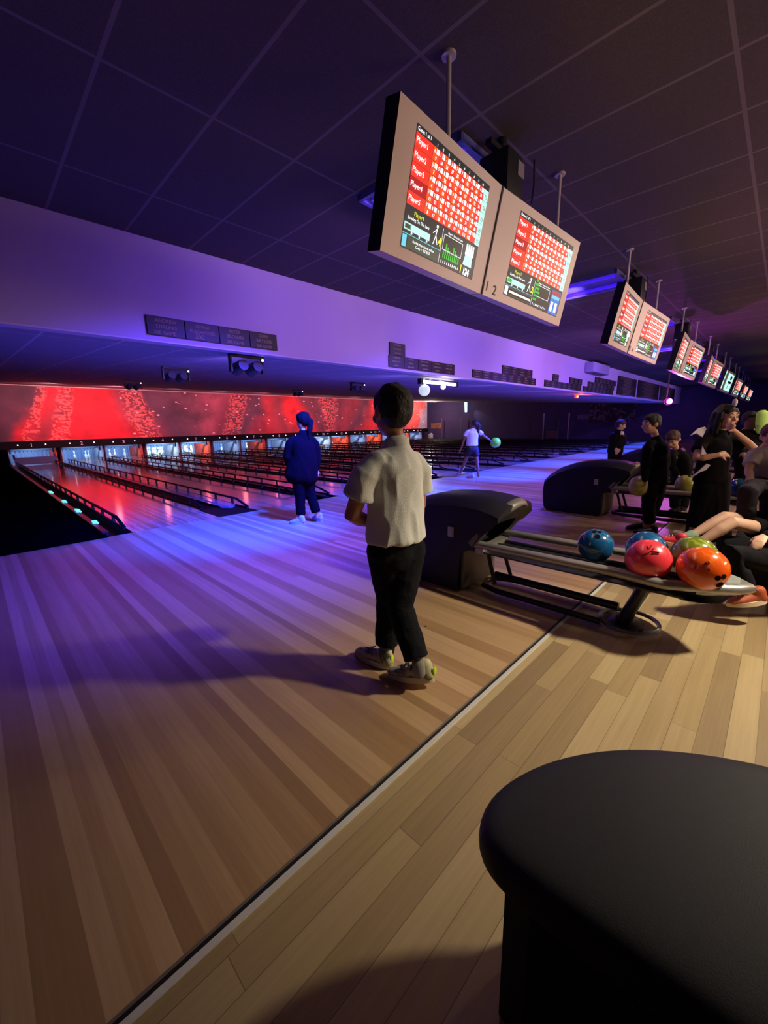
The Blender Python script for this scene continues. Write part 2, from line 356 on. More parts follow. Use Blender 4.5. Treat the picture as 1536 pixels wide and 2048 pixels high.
# mural above the pins
def mural_material():
    m = bpy.data.materials.new('mural_print'); m.use_nodes = True; nt = m.node_tree; bs = nt.nodes['Principled BSDF']
    g = N(nt, 'ShaderNodeNewGeometry'); s = N(nt, 'ShaderNodeSeparateXYZ'); nt.links.new(g.outputs['Position'], s.inputs[0])
    X, Z = s.outputs[0], s.outputs[2]
    def cmb(a, b_, c_=0.0):
        v = N(nt, 'ShaderNodeCombineXYZ')
        for i, q in enumerate((a, b_, c_)):
            if isinstance(q, (int, float)): v.inputs[i].default_value = q
            else: nt.links.new(q, v.inputs[i])
        return v.outputs[0]
    nz = N(nt, 'ShaderNodeTexNoise'); nz.inputs['Scale'].default_value = 1.3; nz.inputs['Detail'].default_value = 7; nt.links.new(cmb(X, Z), nz.inputs['Vector'])
    # slanted smoke: shift X with height and noise, different slants along the wall
    wob = math_(nt, 'MULTIPLY', math_(nt, 'SUBTRACT', nz.outputs['Fac'], .5), 1.1)
    sl = math_(nt, 'MULTIPLY', math_(nt, 'SINE', math_(nt, 'MULTIPLY', X, .75)), math_(nt, 'SUBTRACT', Z, 1.9))
    xs = math_(nt, 'DIVIDE', math_(nt, 'ADD', math_(nt, 'ADD', X, wob), math_(nt, 'MULTIPLY', sl, -.75)), 27.0)
    RED, DK, PK, OR = '#ff2030', '#6b4a5a', '#d8707a', '#f0503c'
    base = ramp(nt, xs, [(0, '#4c4655'), (.055, '#7a4a58'), (.075, RED), (.10, '#c03444'), (.115, '#ff1426'), (.17, '#ff1426'), (.20, '#b04450'), (.25, DK), (.30, '#8a5560'), (.335, PK), (.36, '#a04650'), (.42, DK), (.455, '#e03a40'), (.485, '#a8444c'), (.51, '#ff2a2c'), (.545, '#ff2424'), (.57, '#8a4a54'), (.62, '#7c4c58'), (.68, '#b84c54'), (.72, DK), (.77, '#ff3030'), (.82, '#8c4650'), (.86, DK), (.90, '#f05a50'), (.955, '#e0504a'), (.97, '#a89aa8')])
    mott = ramp(nt, nz.outputs['Fac'], [(.32, (.45, .42, .48, 1)), (.62, (1.0, 1.0, 1.0, 1))])
    mx = N(nt, 'ShaderNodeMix', data_type='RGBA', blend_type='MULTIPLY'); mx.inputs[0].default_value = .8
    nt.links.new(base, mx.inputs[6]); nt.links.new(mott, mx.inputs[7])
    # sparkling firework columns
    vo = N(nt, 'ShaderNodeTexVoronoi'); vo.inputs['Scale'].default_value = 1; nt.links.new(cmb(math_(nt, 'MULTIPLY', math_(nt, 'ADD', X, math_(nt, 'MULTIPLY', wob, .8)), 9), math_(nt, 'MULTIPLY', Z, 12)), vo.inputs['Vector'])
    sp = math_(nt, 'LESS_THAN', vo.outputs['Distance'], .52)
    xn = math_(nt, 'ADD', math_(nt, 'ADD', X, math_(nt, 'MULTIPLY', wob, .6)), math_(nt, 'MULTIPLY', sl, -.35))
    band = None
    for c_, w in ((5.7, .62), (10.3, .62), (16.7, .7), (2.0, .25), (2.9, .35)):
        k = math_(nt, 'SUBTRACT', 1, math_(nt, 'DIVIDE', math_(nt, 'ABSOLUTE', math_(nt, 'SUBTRACT', xn, c_)), w))
        k = math_(nt, 'MAXIMUM', math_(nt, 'MINIMUM', math_(nt, 'MULTIPLY', k, 2.5), 1), 0)
        band = k if band is None else math_(nt, 'MAXIMUM', band, k)
    m2 = N(nt, 'ShaderNodeMix', data_type='RGBA'); nt.links.new(math_(nt, 'MULTIPLY', math_(nt, 'MULTIPLY', sp, band), .8), m2.inputs[0])
    nt.links.new(mx.outputs[2], m2.inputs[6]); m2.inputs[7].default_value = hexc('#ff8070')
    # scattered sparks
    v2 = N(nt, 'ShaderNodeTexVoronoi'); v2.inputs['Scale'].default_value = 1; nt.links.new(cmb(math_(nt, 'MULTIPLY', X, 1.9), math_(nt, 'MULTIPLY', Z, 3.4), 3.3), v2.inputs['Vector'])
    d2 = math_(nt, 'MULTIPLY', math_(nt, 'LESS_THAN', v2.outputs['Distance'], .13), math_(nt, 'GREATER_THAN', X, 5.0))
    m3 = N(nt, 'ShaderNodeMix', data_type='RGBA'); nt.links.new(d2, m3.inputs[0]); nt.links.new(m2.outputs[2], m3.inputs[6]); m3.inputs[7].default_value = hexc('#ffd0d0')
    nt.links.new(m3.outputs[2], bs.inputs['Base Color']); bs.inputs['Roughness'].default_value = .6
    return m
b = BM(); box(b, -1.2, 26.9, YM, YM+.05, .90, 3.0)
tag(obj('mural_panel', b, mural_material(), smooth=False), 'long red smoke and sparks mural panel across the lane ends above the pins', 'mural')
b = BM(); box(b, -1.2, 26.9, YM-.12, YM, .60, .90)
mb = tag(obj('masking_board', b, mat('masking_black', '#08060a', .6, spec=.15), smooth=False), 'long black board with lane numbers running under the red mural', 'masking board')
A_, B_ = 1.62, 1.54; X0 = 1.195; LW = 1.067; GW = .235
def lane_x(k): return X0+(k//2)*PITCHX+(A_ if k % 2 else 0)
num_m = mat('lane_number_paint', '#c9c3cf', .5)
dot_m = mat('indicator_glow', '#ffffff', .5, emit='#ffd9d0', power=9)
for k in range(16):
    cx_ = lane_x(k)+LW/2
    b = BM(); text_into(b, str(k+1), (cx_-.07, YM-.124, .68), (1, 0, 0), (0, 0, 1), .2, off=.004)
    obj('lane_number', b, num_m, mb, smooth=False)
    for s in (-.42, .42):
        b = BM(); ball(b, (cx_+s, YM-.13, .76), .02, 10, 6); obj('indicator_light', b, dot_m, mb)

# ------------------------------------------------------------------ lanes
gut_m = mat('gutter_black', '#060508', .5, spec=.25); rail_m = mat('rail_black', '#0a070c', .45, spec=.3)
cap_m = mat('capping_vinyl', '#6d6c78', .16, coat=.3)
YE = YM+.35
def gutter_bm(x0, x1, y0, y1):
    b = BM(); n = 8; rows = []
    for y in (y0, y1):
        rows.append([b.verts.new((x0+(x1-x0)*i/n, y, -.075*math.sin(PI*i/n)-.004)) for i in range(n+1)])
    for i in range(n): b.faces.new((rows[0][i], rows[0][i+1], rows[1][i+1], rows[1][i]))
    for i in range(n):
        pass
    quad(b, [(x0, y0, -.004), (x1, y0, -.004), (x1, y0, -.10), (x0, y0, -.10)])
    return b
def rail_bm(x, y0, y1, z=.115):
    b = BM(); y0 += .2
    tube(b, [(x, y0-.0, .03), (x, y0+.35, z), (x, y1, z)], [(.022, .016)]*3, 8, side=(1, 0, 0))
    tube(b, [(x, y0, .012), (x, y1, .012)], [(.02, .012)]*2, 6, side=(1, 0, 0))
    y = y0+.5
    while y < y1: box(b, x-.016, x+.016, y-.014, y+.014, .0, z); y += .62
    return b
lanes = []
def make_lane(k):
    x = lane_x(k)
    b = BM(); box(b, x, x+LW, FL, YE, -.1, 0)
    o = obj('bowling_lane', b, lane_mat, smooth=False)
    obj('gutter', gutter_bm(x-GW, x, FL, YE), gut_m, o); obj('gutter', gutter_bm(x+LW, x+LW+GW, FL, YE), gut_m, o)
    obj('bumper_rail', rail_bm(x-.035, FL+.05, YE-.4), rail_m, o, smooth=False); obj('bumper_rail', rail_bm(x+LW+.035, FL+.55, YE-.4), rail_m, o, smooth=False)
    return o
l0 = make_lane(0); where = ['nearest the dark side walkway', 'second from the dark side walkway', 'third from the side walkway', 'fourth from the side walkway', 'fifth from the side walkway', 'sixth from the side walkway', 'seventh from the side walkway', 'eighth from the side walkway']
for k in range(16):
    o = l0 if k == 0 else copy_tree(l0)
    if k: o.location.x = l0.location.x+lane_x(k)-X0
    w = where[k] if k < 8 else ['', 'second', 'third', 'fourth', 'fifth', 'sixth', 'seventh', 'eighth'][15-k]+(' ' if k < 15 else '')+('from the dark right wall' if k < 15 else 'nearest the dark right wall')
    tag(o, 'glossy bowling lane, '+w, 'bowling lane', 'bowling lanes side by side')
# capping between the lanes: wide ones carry the ball return track, with a rounded black tip
def capping(k):
    xa = lane_x(k)+LW+GW; xb = lane_x(k+1)-GW
    wide = k % 2 == 0
    if wide: xa += 0.03; xb += .18
    else: xa -= .05; xb += .05
    b = BM()
    if wide:
        n = 12; y0 = FL+.62
        poly = [(xa, YE), (xa, y0)]+[(xa+(xb-xa)*(i/n), y0-.13*math.sin(PI*i/n)) for i in range(1, n)]+[(xb, y0), (xb, YE)]
        prism(b, poly, -.004, .028, 'Z')
        o = obj('lane_capping', b, cap_m, smooth=False)
        b = BM(); box(b, xa-.29, xb+.02, FL+.004, FL+.7, -.012, .006); obj('capping_tip', b, gut_m, o, smooth=False)
    else:
        box(b, xa, xb, FL+.15, YE, -.1, .03, bev=.006); o = obj('lane_capping', b, mat('capping_black', '#17131c', .3), smooth=False)
        b = BM(); tube(b, [((xa+xb)/2, FL+.02, 0), ((xa+xb)/2, FL+.2, .022)], [(.05, .008), (.07, .012)], 10, side=(1, 0, 0)); obj('capping_tip', b, gut_m, o)
    pos = 'right of the '+ORD[k]+' lane from the left'
    tag(o, ('wide grey capping with a rounded black tip ' if wide else 'narrow black capping strip ')+pos, 'lane capping', 'cappings between the lanes')
for k in range(15): capping(k)
# ledge with a reflective edge left of the first lane
b = BM(); box(b, .90, .965, FL+.1, YM-.6, -.1, .05, bev=.008)
led = tag(obj('gutter_ledge', b, mat('ledge_dark', '#2b161e', .3), smooth=False), 'low dark reddish ledge along the outer side of the first lane', 'ledge')
glow = mat('cyan_glow', '#7fe8e0', .3, emit='#58c8c8', power=1.6)  # emissive drops stand in for cyan reflections along the ledge
for i, (yy, L_) in enumerate(((6.05, .22), (7.15, .34), (8.35, .34), (9.9, .4))):
    b = BM(); tube(b, [(.955, yy, .05), (.955, yy+L_*.4, .062), (.955, yy+L_, .052)], [(.03, .012), (.03, .018), (.008, .006)], 10, side=(1, 0, 0))
    tag(obj('cyan_glint', b, glow), 'cyan glint built as a glowing drop on the ledge, %s the approach' % ('nearest', 'second from', 'third from', 'farthest from')[i], 'glint', 'cyan glints on the ledge')

# ------------------------------------------------------------------ pins and pinsetters
pin_m = mat('pin_white', '#e9f2f2', .25, coat=.4); pin_red = mat('pin_stripe', '#b01828', .3)
def pin_bm():
    prof = [(.026, 0), (.029, .004), (.036, .03), (.048, .07), (.058, .10), (.0605, .115), (.058, .14), (.046, .19), (.034, .225), (.0245, .25), (.023, .27), (.025, .30), (.030, .325), (.0323, .345), (.030, .362), (.022, .375), (.009, .381)]
    b = BM(); lathe(b, [p for p in prof if p[1] <= .25] , n=18); return prof
prof = pin_bm(); b = BM()
lathe(b, prof, n=18)
for f in b.faces:
    z = f.calc_center_median().z
    if .245 < z < .262 or .272 < z < .285: f.material_index = 1
pin0 = obj('bowling_pin', b, [pin_m, pin_red], origin=(0, 0, 0)); used = False
PD = YM+.9
spots = [(0, 0)]+[(s*.1524, .264) for s in (-1, 1)]+[(s*.3048, .528) for s in (-1, 0, 1)]+[(s*.1524, .792) for s in (-3, -1, 1, 3)]
rows_ = {1: [1, 5, 9], 2: [3, 1, 5], 3: list(range(10)), 4: [0, 1, 2, 3, 4, 5, 7, 8], 5: [5], 6: [2, 5], 7: [3, 6, 4], 9: list(range(10)), 10: [0, 1, 2, 3, 4, 5, 6, 7, 8, 9], 11: [3, 6], 12: list(range(10)), 14: list(range(10))}
place = ['head pin', 'left pin of the second row', 'right pin of the second row', 'left pin of the third row', 'middle pin of the third row', 'right pin of the third row', 'outer left pin of the back row', 'inner left pin of the back row', 'inner right pin of the back row', 'outer right pin of the back row']
for k, L_ in rows_.items():
    for i in L_:
        o = pin0 if not used else pin0.copy()
        if used: C.objects.link(o)
        used = True
        o.location = (lane_x(k)+LW/2+spots[i][0], PD+spots[i][1], 0)
        tag(o, 'white bowling pin, %s on the %s lane' % (place[i], ORD[k]), 'bowling pin', 'bowling pins standing at the lane ends')
cur_m = mat('pit_curtain', '#8aa0c8', .7, bump=.2, bscale=12); kick_m = mat('kickback_grey', '#a7a9bd', .5)
kick_o = mat('kickback_orange', '#d8401c', .45, var=.4, vscale=5); rake_m = mat('rake_dark', '#2b3348', .5)
tube_m = mat('deck_tube_glow', '#ffffff', .5, emit='#bfe4ff', power=5)
def make_setter(k):
    x = lane_x(k)
    r = empty('pinsetter', (x+LW/2, YM+.35, 0))
    b = BM(); box(b, x-.12, x+LW+.12, YM+.35, YM+1.95, -.1, -.002); obj('pin_deck', b, lane_mat, r, smooth=False)
    b = BM(); box(b, x-.20, x-.17, YM+.02, YM+2.3, -.1, .95); obj('kickback_panel', b, kick_m, r, smooth=False)
    b = BM(); box(b, x+LW+.17, x+LW+.20, YM+.02, YM+2.3, -.1, .95); obj('kickback_panel', b, kick_o if k % 2 == 0 else kick_m, r, smooth=False)
    b = BM(); n = 20
    for i in range(n):
        a, c_ = x-.2+(LW+.4)*i/n, x-.2+(LW+.4)*(i+1)/n
        z = lambda q: YM+2.15+.03*math.sin(q*40)
        quad(b, [(a, z(a), -.05), (c_, z(c_), -.05), (c_, z(c_), .95), (a, z(a), .95)])
    obj('pit_curtain', b, cur_m, r)
    b = BM(); box(b, x-.15, x+LW+.15, YM+.55, YM+.60, .50, .60); box(b, x-.15, x-.11, YM+.3, YM+.6, .42, .60); box(b, x+LW+.11, x+LW+.15, YM+.3, YM+.6, .42, .6)
    for i in range(9): box(b, x+.02+i*.125, x+.05+i*.125, YM+.57, YM+.59, .46, .5)
    obj('sweep_bar', b, rake_m, r, smooth=False)
    b = BM(); tube(b, [(x-.05, YM+.30, .90), (x+LW+.05, YM+.30, .90)], .022, 10); obj('deck_lamp', b, tube_m, r)
    b = BM()
    for i in range(6): tube(b, [(x+.1+i*.17, YM+1.35, .72), (x+.1+i*.17, YM+1.35, .86)], .045, 10)
    box(b, x, x+LW, YM+1.1, YM+1.6, .86, .93); obj('setting_table', b, mat('machine_blue', '#5c7aa8', .45, .3), r, smooth=False)
    return r
s0 = make_setter(0); s1_ = make_setter(1)
for k in range(16):
    o = (s0, s1_)[k] if k < 2 else copy_tree((s0, s1_)[k % 2])
    if k > 1: o.location.x += lane_x(k)-lane_x(k % 2)
    tag(o, 'pinsetter bay with bluish curtain behind the %s lane from the left' % ORD[k], 'pinsetter', 'pinsetter bays behind the lanes')
    lamp('deck_light', 'AREA', (lane_x(k)+LW/2, YM+.32, .84), (.40, .66, 1.0), 34, (lane_x(k)+LW/2, YM+1.5, .15), .9, .08)
    if k in (3, 4, 12, 14, 9, 10): lamp('deck_light', 'AREA', (lane_x(k)+LW/2, YM+.30, .84), (.75, 1.0, .9), 26, (lane_x(k)+LW/2, YM+1.3, .15), .9, .08)
# lane 1 sits with its sweep bar lowered
b = BM(); x = lane_x(0); box(b, x-.1, x+LW+.1, YM-.6, YM-.55, .02, .30); box(b, x-.1, x-.06, YM-.6, YM-.1, .24, .40); box(b, x+LW+.06, x+LW+.1, YM-.6, YM-.1, .24, .40)
tag(obj('lowered_sweep', b, mat('sweep_pale', '#4a5278', .5), smooth=False), 'pale sweep board lowered in front of the empty first pin deck', 'sweep board')

# ------------------------------------------------------------------ name boards on the bulkhead
board_m = mat('board_black', '#1b1416', .55); let_m = mat('board_lettering', '#8a7458', .6); fr_m = mat('board_frame', '#2c2224', .5)
def plaque(x0, x1, z0, z1, label, lines=None, grp='name boards on the bulkhead'):
    y = YB; b = BM(); box(b, x0+.004, x1-.004, y-.02, y, z0+.003, z1-.003, bev=.002)
    o = obj('name_board', b, board_m, smooth=False)
    b = BM(); w, h = x1-x0, z1-z0
    if lines:
        for i, (t, sz, fx) in enumerate(lines): text_into(b, t, (x0+w*fx, y-.0215, z1-(h*.9)*(i+1)/len(lines)-.002), (1, 0, 0), (0, 0, 1), sz, align='CENTER', off=.0008)
    else:
        random.seed(int(x0*100)+int(z0*100)); nrow = max(3, int(h/.045))
        for r_ in range(nrow):
            zz = z1-h*(r_+.75)/(nrow+.2); xx = x0+.05
            ww = random.uniform(.35, .85)*(w-.1); xs = x0+w/2-ww/2
            while xs < x0+w/2+ww/2-.02:
                l_ = random.uniform(.012, .03); quad(b, [(xs, y-.0215, zz), (xs+l_, y-.0215, zz), (xs+l_, y-.0215, zz+.018), (xs, y-.0215, zz+.018)]); xs += l_+.01
    obj('lettering', b, let_m, o, smooth=False)
    tag(o, label, 'name board', grp)
L4 = [('reading ANDREW STIRLING 300', [('ANDREW', .045, .5), ('STIRLING', .045, .5), ('300 GAME', .045, .45)]), ('reading FULLWOOD 300', [('GEORGE', .036, .5), ('FULLWOOD', .045, .5), ('300', .062, .4)]),
      ('reading BROWN 299 GAME', [('PETER', .045, .5), ('BROWN', .05, .5), ('299 GAME', .042, .5)]), ('reading BATSON 300 GAME', [('CHRIS', .045, .5), ('BATSON', .048, .5), ('300 GAME', .042, .5)])]
W4 = ['with gold lettering, leftmost of the row of four', 'with a large 300, second of the row of four', 'with gold lettering, third of the row of four', 'with gold lettering, rightmost of the row of four']
for i in range(4): plaque(1.32+.34*i, 1.32+.34*(i+1), 2.05, 2.225, 'black name board '+W4[i], L4[i][1])
ordn = ['first', 'second', 'third', 'fourth', 'fifth', 'sixth', 'seventh', 'eighth', 'ninth']
def rowof(x0, x1, n, z0, z1, desc):
    for i in range(n):
        plaque(x0+(x1-x0)*i/n, x0+(x1-x0)*(i+1)/n, z0, z1, 'small black name board, %s %s' % (ordn[i], desc))
rowof(4.55, 6.24, 5, 2.03, 2.205, 'in the bottom row of the L-shaped cluster'); rowof(4.57, 4.92, 1, 2.205, 2.385, 'on top of the L-shaped cluster')
rowof(6.82, 9.56, 8, 2.025, 2.18, 'in the bottom row right of the mirror ball'); rowof(7.95, 9.36, 4, 2.18, 2.35, 'in the top row right of the mirror ball')
rowof(10.05, 12.55, 7, 2.03, 2.19, 'in the bottom row of the two-towered cluster'); rowof(10.53, 10.9, 1, 2.19, 2.36, 'as left tower of the two-towered cluster'); rowof(11.65, 12.6, 3, 2.19, 2.35, 'as right tower of the two-towered cluster')
rowof(12.72, 15.6, 8, 2.03, 2.18, 'in the bottom row of the stepped cluster'); rowof(13.1, 15.7, 7, 2.18, 2.33, 'in the middle row of the stepped cluster'); rowof(13.7, 15.9, 6, 2.33, 2.5, 'in the top row of the stepped cluster')
for i, (a, c_, z) in enumerate(((16.05, 18.5, 2.70), (18.75, 22.5, 2.72), (22.75, 26.2, 2.72))):
    plaque(a, c_, 2.06, z, 'large black name board, %s of the three big ones at the far right end' % ['leftmost', 'middle', 'rightmost'][i])
# air conditioner on the bulkhead
b = BM(); box(b, 12.75, 14.25, YB-.24, YB, 2.56, 2.83, bev=.03)
ac = tag(obj('air_conditioner', b, mat('ac_lilac', '#a595c6', .5)), 'pale wall mounted air conditioner high on the bulkhead', 'air conditioner')
b = BM(); [box(b, 12.85, 14.15, YB-.2+i*.03, YB-.19+i*.03, 2.553, 2.562) for i in range(5)]; obj('louvre', b, mat('ac_louvre', '#6d6290', .5), ac)

# ------------------------------------------------------------------ hanging score monitors
bezel = mat('bezel_steel', '#d8c8c6', .42, .1, var=.05, vscale=2)
case_m = mat('case_dark', '#1a1730', .5)
EM = {}
def em(name, col, p):
    return mat(name, '#050505', .35, emit=col, power=p)
SC = [em('screen_dark', '#34373c', .55), em('screen_red', '#ff3424', 1.1), em('screen_orange', '#f0501c', 1.2), em('screen_pale', '#b8f4e4', 1.25), em('screen_white', '#ffffff', 1.8),
      em('screen_ink', '#202020', .4), em('screen_green', '#30d030', .8), em('screen_yellow', '#f0f010', 1.2), em('screen_cyan', '#6adcf4', 1.0), em('screen_olive', '#4c5a48', .6), em('screen_blue', '#2a78e0', 1.0), em('screen_deep_red', '#c81420', .9)]
DK_, RD_, OR_, PA_, WH_, INK_, GR_, YE_, CY_, OL_, BL_, DR_ = range(12)
T1 = [(['6', '3', '1', '6', '-', '5', '3', '3', '7', '1', '7', '2', '7', '1', '5', '4', '8', '1', '6', '1'], '9 16 21 27 35 44 52 61 66 73', '73'),
      (['5', '2', '5', '2', '8', '-', '9', '/', '3', '4', '6', '-', '8', '1', '-', '1', '3', '-', '3', '3'], '7 14 22 35 42 48 57 70 72 76', '76'),
      (['4', '-', '6', '-', '3', '-', '3', '-', '9', '-', 'X', '', '6', '/', '8', '1', '-', '5', '6', '-'], '4 10 13 16 25 45 63 72 81 83', '83'),
      (['3', '/', '3', '5', '4', '1', '4', '4', '9', '/', '3', '5', '9', '-', '7', '-', '7', '1', '4', '4'], '13 21 26 34 47 55 64 71 79 80', '80'),
      (['7', '/', '8', '1', '9', '/', '8', '/', '6', '/', '7', '/', '9', '-', '9', '/', '4', '/', '5', '1'], '8 17 26 51 67 74 83 112 122', '121')]
def screen_mesh(O, U, V, n_, variant=0):
    """emissive score table drawn in the panel's own plane; O lower left corner, U and V unit axes"""
    b = BM(); w, h = .66, .45
    def P(a, c_, k=0.0): return O+U*a+V*c_+n_*k
    def R(a0, a1, c0, c1, mi, k=.001):
        quad(b, [P(a0, c0, k), P(a1, c0, k), P(a1, c1, k), P(a0, c1, k)], mi)
    def T(s, a, c_, size, mi, k=.003, al='LEFT', off=.0, sx=1.0): text_into(b, s, P(a, c_, k), U, V, size, mi, al, off, sx)
    R(0, w, 0, h, DK_, 0)
    if variant == 3:       # plain white page with a bar
        R(0, w, 0, h, PA_, .0005); R(.3, .5, .3, .4, INK_); R(.2, .55, .2, .26, INK_); R(.28, .33, .05, .2, INK_); return b
    T('Game 1 of 1', .004, h-.022, .02, WH_)
    rows = 5; top = h-.028; rh = .0515; nx = .13; cw = (w-nx-.052)/10
    for r_ in range(rows):
        z1_ = top-r_*rh; z0_ = z1_-rh+.0015
        R(0, nx-.002, z0_, z1_, DR_ if (r_ == 3 and variant == 0) or (r_ == 2 and variant == 1) else RD_)
        T('Player%d' % (r_+1), .006, z0_+.016, .029, WH_)
        fr, tot, fin = T1[(r_+variant*2) % 5]; tot = tot.split()
        for c_ in range(10):
            a0 = nx+c_*cw
            R(a0, a0+cw-.001, z0_, z1_, OR_ if c_ % 2 == 0 else RD_, .0012)
            R(a0+cw*.52, a0+cw*.94, z0_+rh*.54, z1_-.003, WH_, .002)
            T(fr[2*c_], a0+cw*.22, z0_+rh*.55, .021, WH_, al='CENTER', off=.0)
            T(fr[2*c_+1], a0+cw*.72, z0_+rh*.56, .021, INK_, al='CENTER', off=.0)
            if c_ < len(tot): T(tot[c_], a0+cw*.5, z0_+.005, .019, WH_, al='CENTER', off=.0003)
        R(w-.05, w, z0_, z1_, PA_); T(fin, w-.025, z0_+.010, .026, INK_, al='CENTER')
    for c_ in range(10): T(str(c_+1), nx+cw*(c_+.5), h-.024, .016, WH_, al='CENTER')
    zt = top-rows*rh          # lower part: player panel, timing bar, ball path
    T('Player4' if variant == 0 else 'Player5', .10, zt-.030, .026, YE_, al='CENTER', off=.0)
    T('Bowling On This Lane', .105, zt-.050, .0185, WH_, al='CENTER')
    R(.005, .205, zt-.092, zt-.064, PA_); R(.009, .058, zt-.088, zt-.068, OL_); R(.012, .05, zt-.086, zt-.070, GR_ if variant else OL_, .0015)
    for q in (.06, .12, .18): R(q, q+.01, zt-.102, zt-.094, WH_)
    R(0, .30, zt-.108, zt-.105, CY_)
    R(.004, .035, .006, zt-.112, CY_ if variant == 0 else WH_); R(.04, .30, .004, zt-.112, OL_)
    if variant == 0: T('Access your scores online\nCode = 1BZ EGZ', .165, .034, .0165, WH_, al='CENTER')
    else:
        R(.04, .30, .012, .045, INK_, .0012)
        for i in range(26): R(.05+i*.0094, .0575+i*.0094, .022, .034, WH_, .002)
    R(.305, .307, .004, zt-.01, WH_)
    # striding player figure
    tube(b, [P(.255, zt-.02, .002), P(.25, zt-.055, .002), P(.235, zt-.095, .002)], .002, 4, mi=WH_); tube(b, [P(.25, zt-.055, .002), P(.27, zt-.09, .002)], .002, 4, mi=WH_)
    tube(b, [P(.252, zt-.03, .002), P(.225, zt-.05, .002)], .0018, 4, mi=WH_); R(.247, .262, zt-.022, zt-.012, WH_)
    T('4' if variant == 0 else '2', .275, zt-.09, .05, YE_, off=.002)
    T('Player1 - Scores By Frame', .42, zt-.022, .0135, WH_, al='CENTER')
    R(.32, .50, zt-.095, zt-.03, INK_, .0012)
    for a0, a1, c0, c1 in ((.32, .50, zt-.031, zt-.029), (.32, .50, zt-.096, zt-.094), (.319, .321, zt-.095, zt-.03), (.499, .501, zt-.095, zt-.03)): R(a0, a1, c0, c1, WH_, .002)
    if variant == 0:
        for i in range(9): R(.33+i*.018, .342+i*.018, .035, .035+.03+.012*((i*7) % 4), GR_, .0015)
    else:
        for i in range(6): R(.315, .38-.012*abs(i-2), .04+i*.022, .054+i*.022, GR_, .0025)
    for i in range(10): R(.325+i*.018, .33+i*.018, .012, .024, WH_, .0015)
    if variant == 0:
        quad(b, [P(.53, .05, .001), P(.625, .05, .001), P(.605, .13, .001), P(.55, .13, .001)], PA_)
        for i in range(4):
            lx = .545+i*.022; tube(b, [P(lx, .10, .002), P(lx, .13, .002), P(lx, .15, .002)], [.008, .005, .004], 8, mi=WH_)
        T('1', .505, .008, .05, YE_, off=.002); T('124', .54, .006, .045, WH_, off=.002)
    else:
        R(.53, .65, .004, .15, BL_); R(.54, .64, .10, .12, CY_, .0015); R(.545, .575, .02, .08, WH_, .0015); R(.60, .63, .02, .08, WH_, .0015); R(.535, .645, .125, .148, DR_, .0015)
    return b
MB = Vector((2.289, 1.40, 1.931)); MV = Vector((.030, -.102, .534)); ML = Vector((-.920, -.062, -.021)); MR = Vector((.929, -.101, -.060))
def make_pair(k):
    """two framed screens joined at a slight angle, hung from two ceiling poles"""
    O = MB+Vector((PITCHX*k, 0, 0)); ex = min(k, 5)*.0
    r = empty('score_monitor', (O.x, O.y+.02, O.z))
    V = MV.normalized(); H = MV.length
    for side, E_ in ((0, ML), (1, MR)):
        W_ = E_.length
        org = O+E_ if side == 0 else O.copy()
        U = (-E_ if side == 0 else E_).normalized(); n_ = U.cross(V).normalized()
        b = BM(); D = .075
        vs8 = [org+U*a+V*c_+n_*d for d in (0, -D) for a, c_ in ((0, 0), (W_, 0), (W_, H), (0, H))]
        vv = [b.verts.new(p) for p in vs8]
        for q, mi in (((0, 1, 2, 3), 0), ((7, 6, 5, 4), 1), ((0, 4, 5, 1), 0), ((1, 5, 6, 2), 1), ((2, 6, 7, 3), 1), ((3, 7, 4, 0), 1)):
            f = b.faces.new([vv[i] for i in q]); f.material_index = mi
        h_ = obj('monitor_housing', b, [bezel, case_m], r, smooth=False)
        so = org+U*(.125 if side == 0 else .205)+V*.048+n_*.0015
        key = (side, 3) if k in (4, 5) else (side, side)
        b = screen_mesh(so, U, V, n_, 3 if k == 4 else side); obj('screen', b, SC, h_, smooth=False)
        if side == 1:
            b = BM(); text_into(b, str(2*k+1), O+U*.02+V*.03+n_*.003, U, V, .075); obj('lane_number', b, mat('number_black', '#1c1618', .5), h_, smooth=False); b = BM(); text_into(b, str(2*k+2), O+U*.095+V*.022+n_*.003, U, V, .075)
            obj('lane_number', b, mat('number_black', '#1c1618', .5), h_, smooth=False)
    b = BM(); tube(b, [O+n_*.003-V*0, O+MV+n_*.003], .007, 8); obj('seam_strip', b, mat('seam_dark', '#4a4044', .4), r)
    for px_ in (1.885, 3.22):
        b = BM(); x_ = px_+PITCHX*k; y_ = 1.40-.04
        tube(b, [(x_, y_, 2.30), (x_, y_, CZ)], .0125, 10); tube(b, [(x_, y_, CZ-.012), (x_, y_, CZ)], .035, 12)
        obj('ceiling_pole', b, mat('pole_paint', '#a89aa0', .5), r)
    return r
wm = ['nearest pair of hanging score screens, numbered 1 and 2', 'second pair of hanging score screens', 'third pair of hanging score screens', 'fourth pair of hanging score screens', 'fifth pair of hanging score screens showing pale pages', 'sixth pair of hanging score screens', 'seventh pair of hanging score screens', 'farthest pair of hanging score screens']
for k in range(8): tag(make_pair(k), wm[k]+' in steel frames', 'score monitor', 'score monitors hanging in a line')
for k in range(8):
    O = MB+Vector((PITCHX*k, 0, 0))
    lamp('screen_glow', 'AREA', O+Vector((0, -.12, .3)), (1, .62, .5), 3.2, O+Vector((0, -2, -.6)), 1.5, .4)

